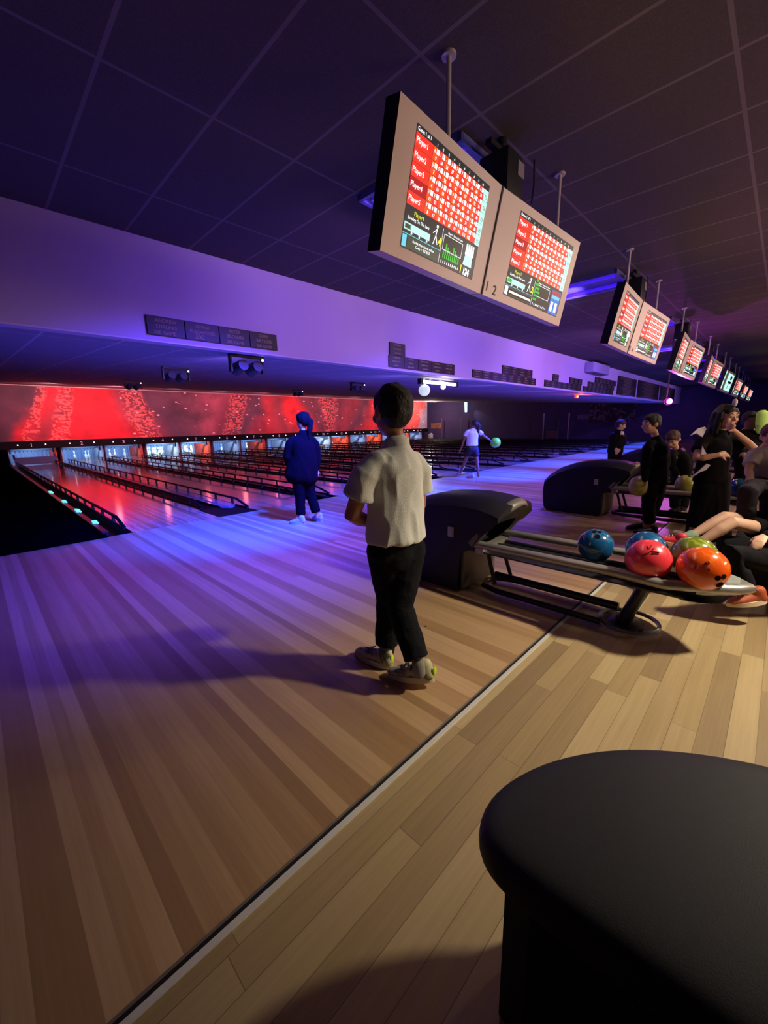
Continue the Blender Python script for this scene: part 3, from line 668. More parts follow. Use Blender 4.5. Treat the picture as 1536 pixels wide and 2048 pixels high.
# black speakers behind each pair of monitors
def make_speaker(k):
    x = 2.60+PITCHX*k; y = 1.47
    r = empty('hanging_speaker', (x, y, 2.5))
    b = BM(); box(b, x-.10, x+.10, y-.10, y+.10, 2.52, 2.78, bev=.02)
    o = obj('speaker_box', b, black_plastic, r)
    b = BM(); box(b, x+.02, x+.1, y-.104, y-.10, 2.66, 2.74); obj('pale_label', b, mat('label_grey', '#6f6474', .6), o, smooth=False)
    b = BM(); tube(b, [(x, y, 2.78), (x, y, CZ)], .03, 10); box(b, x-.16, x+.16, y-.02, y+.02, 2.79, 2.82); obj('bracket', b, black_plastic, r)
    b = BM(); tube(b, [(x+.34, y-.05, CZ), (x+.35, y-.05, 2.74), (x+.33, y-.05, 2.62)], .006, 6); obj('cable', b, black_plastic, r)
    return r
sp0 = make_speaker(0)
for k in range(7):
    o = sp0 if k == 0 else copy_tree(sp0)
    o.location.x = 2.60+PITCHX*k
    tag(o, 'black hanging speaker behind the %s pair of score screens' % ordn[k], 'speaker', 'speakers behind the score screens')
# ultraviolet light fixtures
uv_glow = mat('uv_tube_glow', '#2a10c0', .4, emit=(.07, .012, 1.0, 1), power=.75); uv_tray = mat('uv_tray', '#5a58a0', .4, var=.1)
def make_uv(k):
    x = 2.68+PITCHX*k
    r = empty('ultraviolet_fixture', (x, 2.0, 2.78))
    b = BM()
    box(b, x-.33, x-.30, 1.60, 2.52, 2.83, CZ); box(b, x+.30, x+.33, 1.60, 2.52, 2.83, CZ); box(b, x-.33, x+.33, 2.49, 2.52, 2.83, CZ); box(b, x-.33, x+.33, 1.60, 1.63, 2.83, CZ); box(b, x-.30, x+.30, 1.63, 2.49, 2.87, CZ)
    obj('tray', b, uv_tray, r, smooth=False)
    for s in (-.2, .2):
        b = BM(); tube(b, [(x+s, 1.66, 2.846), (x+s, 2.46, 2.846)], .02, 10); obj('tube', b, uv_glow, r)
    return r
u0 = make_uv(0)
for k in range(7):
    o = u0 if k == 0 else copy_tree(u0)
    o.location.x = 2.68+PITCHX*k
    tag(o, 'glowing violet tube fixture on the ceiling behind the %s pair of score screens' % ordn[k], 'light fixture', 'ultraviolet ceiling fixtures')
# twin spot units under the ceiling over the lanes
def make_spot(x, y):
    z = low(y); r = empty('twin_spotlight', (x, y, z-.2))
    b = BM(); box(b, x-.20, x+.20, y-.05, y+.05, z-.03, z+.002); box(b, x-.21, x-.19, y-.03, y+.03, z-.20, z-.02); box(b, x+.19, x+.21, y-.03, y+.03, z-.2, z-.02)
    obj('bracket', b, black_plastic, r, smooth=False)
    for s in (-.09, .09):
        b = BM(); tube(b, [(x+s, y-.10, z-.13), (x+s, y+.10, z-.16)], [.06, .075], 14); obj('spot_head', b, mat('spot_grey', '#4c4858', .4, .3), r)
    b = BM(); ball(b, (x+.19, y-.035, z-.05), .014, 8, 6); obj('status_light', b, mat('status_glow', '#ffffff', emit='#fff0f0', power=6), r)
    return r
t0 = make_spot(2.57, 7.27)
for i, (x, y, w) in enumerate(((2.57, 7.27, 'nearest the left end'), (3.42, 12.96, 'above lane two near the red mural'), (8.75, 12.94, 'above the middle lanes near the red mural'), (6.66, 7.35, 'left of the mirror ball'), (2.44, 4.62, 'under the row of four boards'))):
    o = t0 if i == 0 else copy_tree(t0)
    o.location = (x, y, low(y)-.2)
    tag(o, 'black twin spotlight under the low ceiling, '+w, 'spotlight', 'twin spotlights over the lanes')

# mirror ball with its lit bar
zc = low(4.75)
r = tag(empty('mirror_ball', (5.93, 4.75, 1.72)), 'white mirror ball with emissive shine hanging under the bulkhead by the lit bar', 'mirror ball')
b = BM(); ball(b, (5.93, 4.75, 1.79), .105, 16, 10)
obj('ball', b, mat('mirror_facets', '#f4fff4', .12, .6, emit='#e8ffe8', power=.55), r, smooth=False)  # emission stands in for lamp light reflected by the facets
b = BM(); tube(b, [(5.93, 4.75, 1.88), (5.93, 4.75, zc)], .01, 8); obj('hanger', b, white_paint, r)
r = tag(empty('light_bar', (6.35, 4.75, 1.9)), 'white light bar with black end caps beside the mirror ball', 'light bar')
b = BM(); tube(b, [(5.80, 4.72, zc-.10), (6.85, 4.72, zc-.10)], .03, 10); obj('tube', b, mat('bar_glow', '#ffffff', emit='#fffbe8', power=2.2), r)
for x_ in (5.78, 6.88):
    b = BM(); box(b, x_-.03, x_+.03, 4.68, 4.76, zc-.15, zc-.05); obj('end_cap', b, black_plastic, r, smooth=False)
b = BM(); box(b, 5.9, 6.75, 4.68, 4.86, zc-.03, zc+.004); tube(b, [(6.0, 4.72, zc-.1), (6.2, 4.8, zc-.02)], .012, 8); tube(b, [(6.6, 4.72, zc-.1), (6.4, 4.8, zc-.02)], .012, 8); obj('mount', b, white_paint, r)
b = BM(); ball(b, (6.38, 4.66, zc-.17), .045, 14, 10); obj('bulb', b, mat('bulb_glow', '#ffffff', emit='#fffbe0', power=12), r)
lamp('light_bar_light', 'POINT', (6.38, 4.58, zc-.22), (1, .97, .85), 3, size=.05)
lamp('far_ceiling_lamp', 'POINT', (25.5, 19.8, 2.6), (1, .95, .8), 140, size=.1)
# wall things on the right
b = BM(); box(b, 14.40, 14.60, 5.08, 5.14, 1.94, 2.04, bev=.01); box(b, 14.49, 14.51, 5.10, 5.12, 2.03, low(5.1)+.002)
e = tag(obj('exit_sign', b, mat('sign_red', '#ff3010', .4, emit='#ff2a08', power=3)), 'small glowing red sign hanging under the low ceiling far along the lanes', 'sign')
b = BM(); box(b, 14.44, 14.56, 5.075, 5.08, 1.965, 2.015); obj('lit_face', b, mat('sign_face', '#ffd0a0', .4, emit='#ffb070', power=5), e, smooth=False)
lamp('sign_light', 'POINT', (14.45, 4.95, 1.9), (1, .12, .05), 25, size=.06)
r = tag(empty('wall_spotlight', (XR-.2, 18.15, 2.6)), 'bluish white spotlight high on the dark right wall', 'spotlight')
b = BM(); tube(b, [(XR-.25, 18.1, 2.95), (XR-.1, 18.15, 2.1)], [.12, .09], 12); obj('lit_head', b, mat('cold_glow', '#ddffff', emit='#c8e8f4', power=1.4), r)
b = BM(); tube(b, [(XR-.2, 18.1, 2.9), (XR-.1, 18.1, 3.0)], .03, 8); obj('mount', b, black_plastic, r)
lamp('wall_spotlight_light', 'SPOT', (XR-.5, 17.9, 2.7), (.7, .85, 1), 40, (XR, 16.6, 1.2), .05, angle=45)
def railpost(y, h_, lab, w=.04):
    b = BM(); tube(b, [(XR-.5, y, 0), (XR-.5, y, h_)], w, 10); tube(b, [(XR-.5, y, 0), (XR-.5, y, .03)], .15, 12)
    tag(obj('chrome_post', b, mat('post_metal', '#8c8088', .3, .8)), lab, 'post', 'chrome posts before the right wall')
railpost(11.7, 1.75, 'tall chrome post before the right wall, left one of the pair with the small frame'); railpost(10.05, 1.7, 'tall chrome post before the right wall, right one of the pair with the small frame')
railpost(20.2, 1.7, 'chrome post before the right wall beside the orange poster'); railpost(18.3, 1.75, 'chrome post before the right wall below the bluish spotlight')
b = BM()
for y in (10.7, 11.4): tube(b, [(XR-.55, y, 0), (XR-.55, y, 1.25 if y < 11 else .6)], .035, 8)
for z in (.15, .55): tube(b, [(XR-.55, 10.7, z), (XR-.55, 11.4, z)], .03, 8)
box(b, XR-.57, XR-.54, 10.72, 11.38, .15, .55)
tag(obj('ramp_frame', b, mat('frame_brown', '#6a4a58', .5)), 'small reddish metal frame standing between the chrome posts', 'frame')
b = BM(); box(b, XR-.03, XR, 20.5, 21.7, .85, 1.3)
tag(obj('wall_poster', b, mat('poster_orange', '#a86a50', .6, var=.6, vscale=9), smooth=False), 'small orange poster on the dark wall right of the mural', 'poster')
b = BM(); box(b, XR-.5, XR-.2, 21.3, 21.6, 0, .42, bev=.05); box(b, XR-.42, XR-.28, 21.35, 21.5, .42, .5, bev=.02)
tag(obj('white_canister', b, mat('canister_white', '#c8d0c8', .5)), 'small pale canister on the floor at the right end of the mural', 'canister')
def art_mat():
    m = bpy.data.materials.new('wall_art'); m.use_nodes = True; nt = m.node_tree; bs = nt.nodes['Principled BSDF']
    tc = N(nt, 'ShaderNodeTexCoord'); w_ = N(nt, 'ShaderNodeTexNoise'); w_.inputs['Scale'].default_value = 2.6; w_.inputs['Detail'].default_value = 5; w_.inputs['Distortion'].default_value = 1.2
    nt.links.new(tc.outputs['Object'], w_.inputs['Vector']); nt.links.new(ramp(nt, w_.outputs['Fac'], [(.5, '#2a2038'), (.6, '#8a7088'), (.7, '#3a2a48')]), bs.inputs['Base Color']); return m
b = BM(); box(b, XR-.03, XR, 6.4, 9.0, 1.1, 2.2)
tag(obj('wall_artwork', b, art_mat(), smooth=False), 'wide dim leafy artwork on the dark right wall', 'artwork')
b = BM(); box(b, XR-.03, XR, 8.95, 9.7, 1.3, 1.6)
tag(obj('wall_notice', b, mat('notice_grey', '#7a6a88', .6, var=.5, vscale=12), smooth=False), 'small pale notice left of the dim artwork', 'notice')
# magenta party spotlight
PS = Vector((10.2, 1.75, 1.535))
r = tag(empty('party_spotlight', (PS.x, PS.y, PS.z-.08)), 'bright magenta spotlight glowing behind the standing crowd', 'spotlight')
b = BM(); ball(b, PS, .055, 16, 10); obj('lens', b, mat('magenta_glow', '#ffffff', emit=(1, .05, .85, 1), power=5), r)
b = BM(); tube(b, [PS+Vector((.06, .03, 0)), PS+Vector((.26, .12, .02))], [.075, .06], 14); obj('lamp_body', b, black_plastic, r)
b = BM(); tube(b, [PS+Vector((.16, .08, 0)), PS+Vector((.16, .08, CZ-PS.z))], .014, 8); obj('drop_pole', b, black_plastic, r)
lamp('party_spot_light', 'POINT', PS+Vector((-.12, -.06, 0)), (.85, .12, 1), 60, size=.04)

# ------------------------------------------------------------------ ball returns
pod_m = mat('pod_black', '#1d1c22', .5, bump=.08, bscale=500, spec=.3); lip_m = mat('pod_lip', '#6a625c', .4)
rack_m = mat('rack_metal', '#a09a92', .38, .55); rack_bed = mat('rack_bed', '#2a2830', .35, .2)
PROF = [(2.20, 0), (2.245, .05), (2.265, .18), (2.27, .30), (2.26, .41), (2.20, .48), (2.06, .58), (1.91, .64), (1.77, .675), (1.62, .69), (1.48, .693), (1.36, .685), (1.26, .665), (1.20, .645), (1.20, .61), (1.25, .55), (1.31, .50), (1.36, .44), (1.40, .38), (1.47, .34), (1.50, .27), (1.52, 0)]
def make_return(xc):
    r = empty('ball_return', (xc, 1.2, 0))
    hw = .245; b = BM(); n = 12; rings = []
    for j in range(n+1):
        t = -1+2*j/n; e_ = abs(t)**4
        ring = []
        for (y, z) in PROF:
            yy = 1.72+(y-1.72)*(1-.05*e_); zz = z*(1-.10*e_)
            ring.append(b.verts.new((xc+hw*t, yy, zz)))
        rings.append(ring)
    for A, B in zip(rings, rings[1:]):
        for i in range(len(PROF)):
            i2 = (i+1) % len(PROF); b.faces.new((A[i], A[i2], B[i2], B[i]))
    b.faces.new(rings[0]); b.faces.new(rings[-1][::-1])
    pod = obj('pod', b, pod_m, r)
    b = BM()                                   # arched lip around the ball exit
    arch = []
    for i in range(17):
        a_ = PI*i/16; h_ = math.sin(a_)**.75
        arch.append((xc+.232*math.cos(a_), 1.43-.225*h_, .37+.285*h_))
    tube(b, arch, [(.034, .018)]*17, 10, side=(0, .75, .66)); obj('exit_lip', b, lip_m, pod)
    b = BM(); tube(b, [(xc, 1.335, .485), (xc, 1.318, .475)], [(.165, .115)]*2, 24, side=(1, 0, 0)); obj('exit_opening', b, mat('opening_black', '#020203', 1, spec=0), pod)
    b = BM(); box(b, xc-.22, xc+.22, 1.49, 1.51, .02, .30); obj('front_panel', b, mat('pod_panel', '#5a4e48', .5), pod, smooth=False)
    b = BM(); box(b, xc-.262, xc-.245, 1.56, 1.60, .40, .47); obj('reset_button', b, mat('button_pale', '#a8a8a0', .4), pod, smooth=False)
    # rack
    rk = BM(); z = .365; y1 = 1.62; xl, xr = xc-.20, xc+.20
    pts = [(xl, y1, z), (xl, .55, z+.01)]
    for i in range(13):
        a = PI*i/12; pts.append((xc-.20*math.cos(a), .33-.31*(1-abs(math.cos(a))**1.5), z))
    pts += [(xr, .55, z+.01), (xr, y1, z)]
    tube(rk, pts, [(.026, .030)]*len(pts), 12, side=(0, 0, 1))
    fr = obj('rack_rail', rk, rack_m, r)
    b = BM()
    for s in (-.1, .02, .13): tube(b, [(xc+s, 1.5, z-.045), (xc+s, .18, z-.045)], .014, 8)
    box(b, xc-.185, xc+.185, .24, 1.5, z-.062, z-.052); obj('rack_bed', b, rack_bed, r)
    b = BM()
    box(b, xc-.19, xc+.19, 1.36, 1.42, z-.07, z-.02)
    b2 = b; obj('cross_bar', b2, rack_m, r, smooth=False)
    b = BM(); n = 10                            # wedge nose at the rack's end
    prism(b, [(xc-.16, .20), (xc-.15, .17), (xc-.05, .055), (xc+.05, .055), (xc+.15, .17), (xc+.16, .20)], z-.03, z+.03, 'Z')
    obj('nose_plate', b, mat('nose_silver', '#b4beb6', .32, .5, var=.2, vscale=12), r, smooth=False)
    b = BM(); prism(b, [(xc-.03, .185), (xc-.01, .10), (xc+.05, .10), (xc+.11, .185)], z+.03, z+.032, 'Z'); obj('grip_inlay', b, black_plastic, r, smooth=False)
    b = BM(); tube(b, [(xc, .23, z-.08), (xc, .23, z-.10)], [.14, .10], 20); obj('drip_cup', b, dark_metal, r)
    # stand: rear splayed legs, long floor tubes, front post and hoop
    for s in (-1, 1):
        b = BM(); tube(b, [(xc+s*.10, 1.38, z-.04), (xc+s*.115, 1.30, .075)], .014, 8); obj('leg', b, dark_metal, r)
    b = BM(); tube(b, [(xc+.13*math.cos(a)*1.0, y_, .035) for a, y_ in ((PI, .62), (PI, 1.28), (PI*.75, 1.40), (PI/2, 1.43), (PI*.25, 1.40), (0, 1.28), (0, .62))], .019, 10)
    obj('floor_frame', b, dark_metal, r)
    b = BM(); tube(b, [(xc, 1.36, .10), (xc, .56, .10)], .024, 10); obj('long_tube', b, dark_metal, r)
    b = BM(); tube(b, [(xc, .42, z-.05), (xc, .50, .10), (xc, .52, .03)], [(.055, .035), (.05, .035), (.06, .04)], 12, side=(1, 0, 0)); obj('front_post', b, dark_metal, r)
    b = BM(); tube(b, [(xc+.15*math.cos(2*PI*i/20), .50+.15*math.sin(2*PI*i/20), .03) for i in range(20)], .012, 8, closed=True); obj('base_hoop', b, chrome, r)
    b = BM(); lathe(b, [(.02, 0), (.10, 0), (.10, .012), (.05, .03), (.04, .06)], (xc, .52, 0), 20); obj('base_plate', b, dark_metal, r)
    return r
r0 = make_return(2.52)
RX = [2.52, 5.62, 8.75, 11.9, 15.0]
wr = ['black ball return with a steel rack holding five balls, nearest one', 'black ball return behind the nearest one, beside the standing crowd', 'black ball return partly hidden behind the boy in black', 'black ball return deep in the crowd, fourth along', 'black ball return farthest along the approach']
for i, x in enumerate(RX):
    o = r0 if i == 0 else copy_tree(r0)
    o.location.x = x
    tag(o, wr[i], 'ball return', 'ball returns along the approach')
def ball_mat(name, col, col2, swirl=.5, rough=.08):
    m = bpy.data.materials.new(name); m.use_nodes = True; nt = m.node_tree; bs = nt.nodes['Principled BSDF']
    tc = N(nt, 'ShaderNodeTexCoord'); w_ = N(nt, 'ShaderNodeTexNoise'); w_.inputs['Scale'].default_value = 9; w_.inputs['Detail'].default_value = 4; w_.inputs['Distortion'].default_value = 2.2
    nt.links.new(tc.outputs['Object'], w_.inputs['Vector']); nt.links.new(ramp(nt, w_.outputs['Fac'], [(.35, col), (.5+swirl*.2, col), (.62+swirl*.1, col2)]), bs.inputs['Base Color'])
    bs.inputs['Roughness'].default_value = rough+.1; bs.inputs['Coat Weight'].default_value = .8; bs.inputs['Coat Roughness'].default_value = .04; return m
hole_m = mat('hole_dark', '#180403', .9, spec=.1)
def bowling_ball(c, R_, m, hole, label, mark=None, grp='bowling balls', roll=0.0, name='bowling_ball'):
    b = BM(); ball(b, c, R_, 32, 20)
    o = obj(name, b, m)
    d = Vector(hole).normalized(); s = d.cross(Vector((.3, .2, 1))).normalized(); t = d.cross(s)
    s, t = s*math.cos(roll)+t*math.sin(roll), t*math.cos(roll)-s*math.sin(roll)
    for a_, b_, rr in ((-.13, 0, .105), (.13, 0, .105), (0, .42, .13)):
        q = (d+s*a_+t*b_).normalized(); b = BM()
        tube(b, [Vector(c)+q*(R_*.985), Vector(c)+q*(R_*1.004)], R_*rr*1.15, 14); obj('finger_hole', b, hole_m, o)
    if mark:
        col, dirv, segs = mark
        q = Vector(dirv).normalized(); s = q.cross(Vector((0, 0, 1))).normalized(); t = s.cross(q)
        b = BM()
        for (a0, c0), (a1, c1), w_ in segs:
            P_ = [(q+s*(a0+(a1-a0)*i/4)+t*(c0+(c1-c0)*i/4)).normalized()*R_*1.002+Vector(c) for i in range(5)]
            tube(b, P_, [w_*R_*1.5]*5, 6)
        obj('printed_mark', b, col, o)
    tag(o, label, 'bowling ball', grp); return o
blue = ball_mat('ball_blue', '#16507e', '#2470a4', .4); pink = ball_mat('ball_pink', '#ee3b46', '#f2505a', .6, .2); green = ball_mat('ball_green', '#6d7a1e', '#9aa83a', .1); orange = ball_mat('ball_orange', '#ea5a16', '#f07a20', .2)
lime = ball_mat('ball_lime', '#a9aa3c', '#c4c84e', .2, .3); navy = ball_mat('ball_navy', '#101c44', '#1c3060', .3); acid = ball_mat('ball_acid', '#b8cc20', '#d8e850', .3)
G1 = 'bowling balls on the nearest rack'; BZ = .452
VIEW = Vector((-.75, -.45, .25))
bowling_ball((2.545, .72, .440), .1, blue, (-.35, -.1, .95), 'glossy blue bowling ball, alone nearest the black pod on the near rack', grp=G1)
bowling_ball((2.60, .47, BZ), .104, blue, (.1, -.8, .3), 'glossy blue bowling ball behind the pink ball on the near rack', grp=G1)
mk = mat('mark_dark_red', '#5a0c10', .5)
bowling_ball((2.40, .42, BZ), .108, pink, (.9, .3, -.2), 'pinkish red bowling ball with dark scribbled mark on the near rack', (mk, (-.65, -.21, .72), [((-.30, -.10), (.05, -.10), .018), ((-.28, -.18), (.0, -.20), .02), ((-.1, .1), (-.02, -.02), .015), ((.0, .25), (.12, .0), .015), ((.12, -.2), (.3, -.25), .018), ((.18, .2), (.12, .02), .015), ((.0, -.05), (.25, -.3), .015)]), G1)
bowling_ball((2.62, .255, BZ), .108, green, (.8, .3, .3), 'green swirled bowling ball behind the orange ball on the near rack', grp=G1)
bowling_ball((2.42, .195, BZ), .1085, orange, (-.69, -.71, -.04), 'orange bowling ball with dark finger holes at the end of the near rack', (mat('mark_rust', '#8c2408', .5), (-.95, .02, .34), [((-.28, .30), (-.2, .22), .045), ((-.20, .1), (-.12, -.05), .05), ((.10, .05), (.12, -.12), .05), ((-.3, .02), (-.38, -.1), .04)]), G1, roll=.3)
bowling_ball((5.50, .24, .455), .108, blue, (0, 0, 1), 'glossy dark blue bowling ball on the end of the second rack', grp='bowling balls in the crowd')
bowling_ball((8.70, .44, .455), .108, navy, (0, 0, 1), 'navy bowling ball seen left of the child in grey shirt', grp='bowling balls in the crowd')
bowling_ball((11.85, .45, .47), .108, acid, (0, 0, 1), 'acid yellow bowling ball above the navy one, left of the grey shirt', grp='bowling balls in the crowd')

# ------------------------------------------------------------------ foreground seat
seat_m = mat('seat_leatherette', '#252a28', .55, bump=.12, bscale=400, spec=.4); base_m = mat('seat_base', '#0b0a0c', .8)
SO = [(.525, -.35), (.53, -.1), (.515, .15), (.512, .25), (.53, .31), (.61, .335), (.71, .312), (.81, .265), (.91, .19), (.99, .10), (1.06, -.01), (1.10, -.12), (1.14, -.25), (1.16, -.40), (1.16, -.7), (.545, -.7)]
r = tag(empty('lounge_seat', (.85, -.2, 0)), 'large black leatherette seat with a rounded front in the near right corner', 'seat')
def outline(k, sh=0):
    cx_, cy_ = .85, -.2
    return [(cx_+(x-cx_)*k, cy_+(y-cy_)*k) for x, y in SO]
b = BM(); lev = [(.955, .36), (.985, .372), (1, .395), (1, .425), (.985, .443), (.95, .452), (.80, .458), (.4, .460)]
rings = [[b.verts.new((x, y, z)) for x, y in outline(k)] for k, z in lev]
for A, B in zip(rings, rings[1:]):
    for i in range(len(SO)): b.faces.new((A[i], A[(i+1) % len(SO)], B[(i+1) % len(SO)], B[i]))
b.faces.new(rings[-1]); b.faces.new(rings[0][::-1])
cu = obj('cushion', b, seat_m, r); md = cu.modifiers.new('s', 'SUBSURF'); md.levels = 2; md.render_levels = 2
b = BM(); prism(b, outline(.90), 0, .37, 'Z'); obj('base', b, base_m, r, smooth=False)
# small scuffs of dirt on the approach
for i, (x, y) in enumerate(((1.50, 1.38), (1.40, 1.22), (1.33, 1.07), (1.72, 1.37), (1.60, 1.29))):
    b = BM(); ball(b, (x, y, .002), (.007, .005, .003), 8, 6)
    tag(obj('crumb', b, mat('crumb_dark', '#1c1210', .8)), 'tiny dark crumb on the approach right of the boy, %s' % ['farthest right', 'middle of the row', 'nearest the camera', 'beside the farthest right one', 'second from the pod'][i], 'crumb', 'crumbs on the approach')

# ------------------------------------------------------------------ people
skin_a = mat('skin_warm', '#b9805e', .5, bump=.05, bscale=200, var=.06, vscale=20); skin_b = mat('skin_fair', '#d9a98c', .5, var=.06, vscale=20); skin_c = mat('skin_brown', '#7d5340', .5, var=.06, vscale=20)
hair_dark = mat('hair_black', '#0d0908', .6, bump=.6, bscale=90); hair_brown = mat('hair_brown', '#4a3228', .6, bump=.6, bscale=90); hair_red = mat('hair_auburn', '#5a1f22', .6, bump=.6, bscale=90)
def basis(f, tilt=(0, 0, 1)):
    f = Vector(f).normalized(); u = Vector(tilt); r = f.cross(u).normalized(); u = r.cross(f).normalized(); return r, f, u
def head_into(b, c, f, s, up=(0, 0, 1), detail=True):
    """skull, jaw, nose, lips, brow and ears on the face direction f"""
    r, f, u = basis(f, up); Rm_ = Matrix((r, f, u)).transposed()
    ball(b, c+u*.022*s, (.071*s, .086*s, .083*s), 24, 16, rot=Rm_)
    ball(b, c-u*.030*s+f*.018*s, (.058*s, .066*s, .070*s), 20, 14, rot=Rm_)
    ball(b, c-u*.072*s+f*.045*s, (.030*s, .030*s, .024*s), 14, 10, rot=Rm_)
    if detail:
        limb(b, [c+u*.012*s+f*.080*s, c-u*.018*s+f*.096*s], [.007*s, .013*s], 10)
        for q in (-1, 1):
            ball(b, c-u*.020*s+f*.088*s+r*q*.010*s, .009*s, 10, 8)
            ball(b, c-u*.022*s+f*.062*s+r*q*.036*s, (.024*s, .022*s, .024*s), 12, 8, rot=Rm_)
            ball(b, c-u*.006*s+r*q*.072*s-f*.006*s, (.010*s, .020*s, .030*s), 12, 10, rot=Rm_)
            ball(b, c+u*.022*s+f*.074*s+r*q*.026*s, (.024*s, .012*s, .009*s), 12, 8, rot=Rm_)
        ball(b, c-u*.050*s+f*.078*s, (.022*s, .012*s, .006*s), 12, 8, rot=Rm_); ball(b, c-u*.060*s+f*.076*s, (.018*s, .012*s, .007*s), 12, 8, rot=Rm_)
def eyes(c, f, s, parent, up=(0, 0, 1)):
    r, f, u = basis(f, up); wm_ = mat('eye_white', '#d8d0cc', .3); im = mat('iris_dark', '#1c120c', .25); lm = mat('lip_tone', '#9c5a50', .5)
    for q in (-1, 1):
        p = c+u*.004*s+f*.070*s+r*q*.028*s
        b = BM(); ball(b, p, (.013*s,)*3, 14, 10)
        for fc in b.faces:
            if (fc.calc_center_median()-p).normalized().dot(f) > .80: fc.material_index = 1
        obj('eye', b, [wm_, im], parent)
        b = BM(); tube(b, [c+u*.027*s+f*.083*s+r*q*.012*s, c+u*.033*s+f*.082*s+r*q*.028*s, c+u*.026*s+f*.070*s+r*q*.046*s], [.003*s, .004*s, .002*s], 6); obj('eyebrow', b, hair_dark, parent)
    b = BM(); tube(b, [c-u*.055*s+f*.083*s-r*.022*s, c-u*.054*s+f*.0905*s, c-u*.055*s+f*.083*s+r*.022*s], [.002*s, .0055*s, .002*s], 6); obj('lips', b, lm, parent)
def hand_into(b, w, d, nrm, s, curl=.6, thumb=1, spread=.0):
    """palm, four unequal bent fingers and a thumb leaving the side of the palm near its base"""
    d = Vector(d).normalized(); nrm = Vector(nrm); nrm = (nrm-d*nrm.dot(d)).normalized(); sd = d.cross(nrm)
    w = Vector(w)
    limb(b, [w-d*.012*s, w+d*.03*s, w+d*.066*s], [(.021*s, .014*s), (.030*s, .014*s), (.033*s, .012*s)], 12, side=sd)
    for i, (o_, L_) in enumerate(((-.0255, .050), (-.0085, .060), (.0085, .056), (.0255, .043))):
        q = w+d*(.070-.004*abs(i-1.3))*s+sd*o_*s; a = .15; P_ = [q-d*.012*s, q]; dd = (d+sd*o_*spread*8).normalized()
        for seg in (.44, .32, .24):
            a += curl*(.62 if seg > .4 else .8)
            q = q+(dd*math.cos(a)+nrm*math.sin(a))*L_*seg*s*1.15; P_.append(q)
        limb(b, P_, [.0088*s, .0088*s, .008*s, .0074*s, .0066*s], 8)
    q = w+d*.018*s+sd*(-thumb)*.024*s
    P_ = [q-sd*(-thumb)*.012*s, q, q+(d*.6+sd*(-thumb)*.7+nrm*.25*(1+curl)).normalized()*.028*s]
    P_.append(P_[-1]+(d*.85+sd*(-thumb)*.2+nrm*.4*(1+curl)).normalized()*.026*s); limb(b, P_, [.012*s, .0115*s, .0095*s, .0078*s], 8)
def shoe(parent, heel, toe, s, m_up, m_sole, h=.05, lift=0.0, extra=None, up=(0, 0, 1)):
    heel, toe, up = Vector(heel), Vector(toe), Vector(up).normalized(); d = (toe-heel).normalized(); sd = d.cross(up).normalized(); up = sd.cross(d)
    b = BM(); L_ = (toe-heel).length
    limb(b, [heel+d*.02+up*.04*s, heel+d*L_*.35+up*.042*s, heel+d*L_*.7+up*.034*s, toe-d*.02+up*.027*s], [(.031*s, .036*s), (.033*s, .038*s), (.040*s, .028*s), (.032*s, .018*s)], 14, side=sd)
    limb(b, [heel+d*.035*s+up*.05*s, heel+d*.04*s+up*.085*s], [(.034*s, .04*s), (.033*s, .042*s)], 14, side=sd)
    me = voxel(b, .006, 3); o = obj_me('shoe', me, m_up, parent)
    b = BM(); n = 24; pts = []
    for i in range(n):
        a = 2*PI*i/n; t = .5-.5*math.cos(a); w_ = (.034+.010*math.sin(min(t*1.15, 1)*PI*.75))*s
        pts.append((t, math.sin(a)*w_ if abs(math.sin(a)) > 0 else 0))
    lo = [b.verts.new(heel+d*(t*(L_+.012)-.006)+sd*w_) for t, w_ in pts]; hi = [b.verts.new(heel+d*(t*(L_+.012)-.006)+sd*w_*.96+up*(.024+.008*(1-t))*s) for t, w_ in pts]
    for i in range(n): b.faces.new((lo[i], lo[(i+1) % n], hi[(i+1) % n], hi[i]))
    b.faces.new(lo); b.faces.new(hi[::-1]); obj('sole', b, m_sole, o)
    b = BM()
    for i in range(4):
        c_ = heel+d*L_*(.48+.09*i)+up*(.083-.010*i)*s; tube(b, [c_-sd*.018*s-up*.006*s, c_+up*.004*s, c_+sd*.018*s-up*.006*s], .003*s, 6)
    obj('laces', b, extra or m_sole, o)
    return o
def lerp(a, b_, t): return a+(b_-a)*t
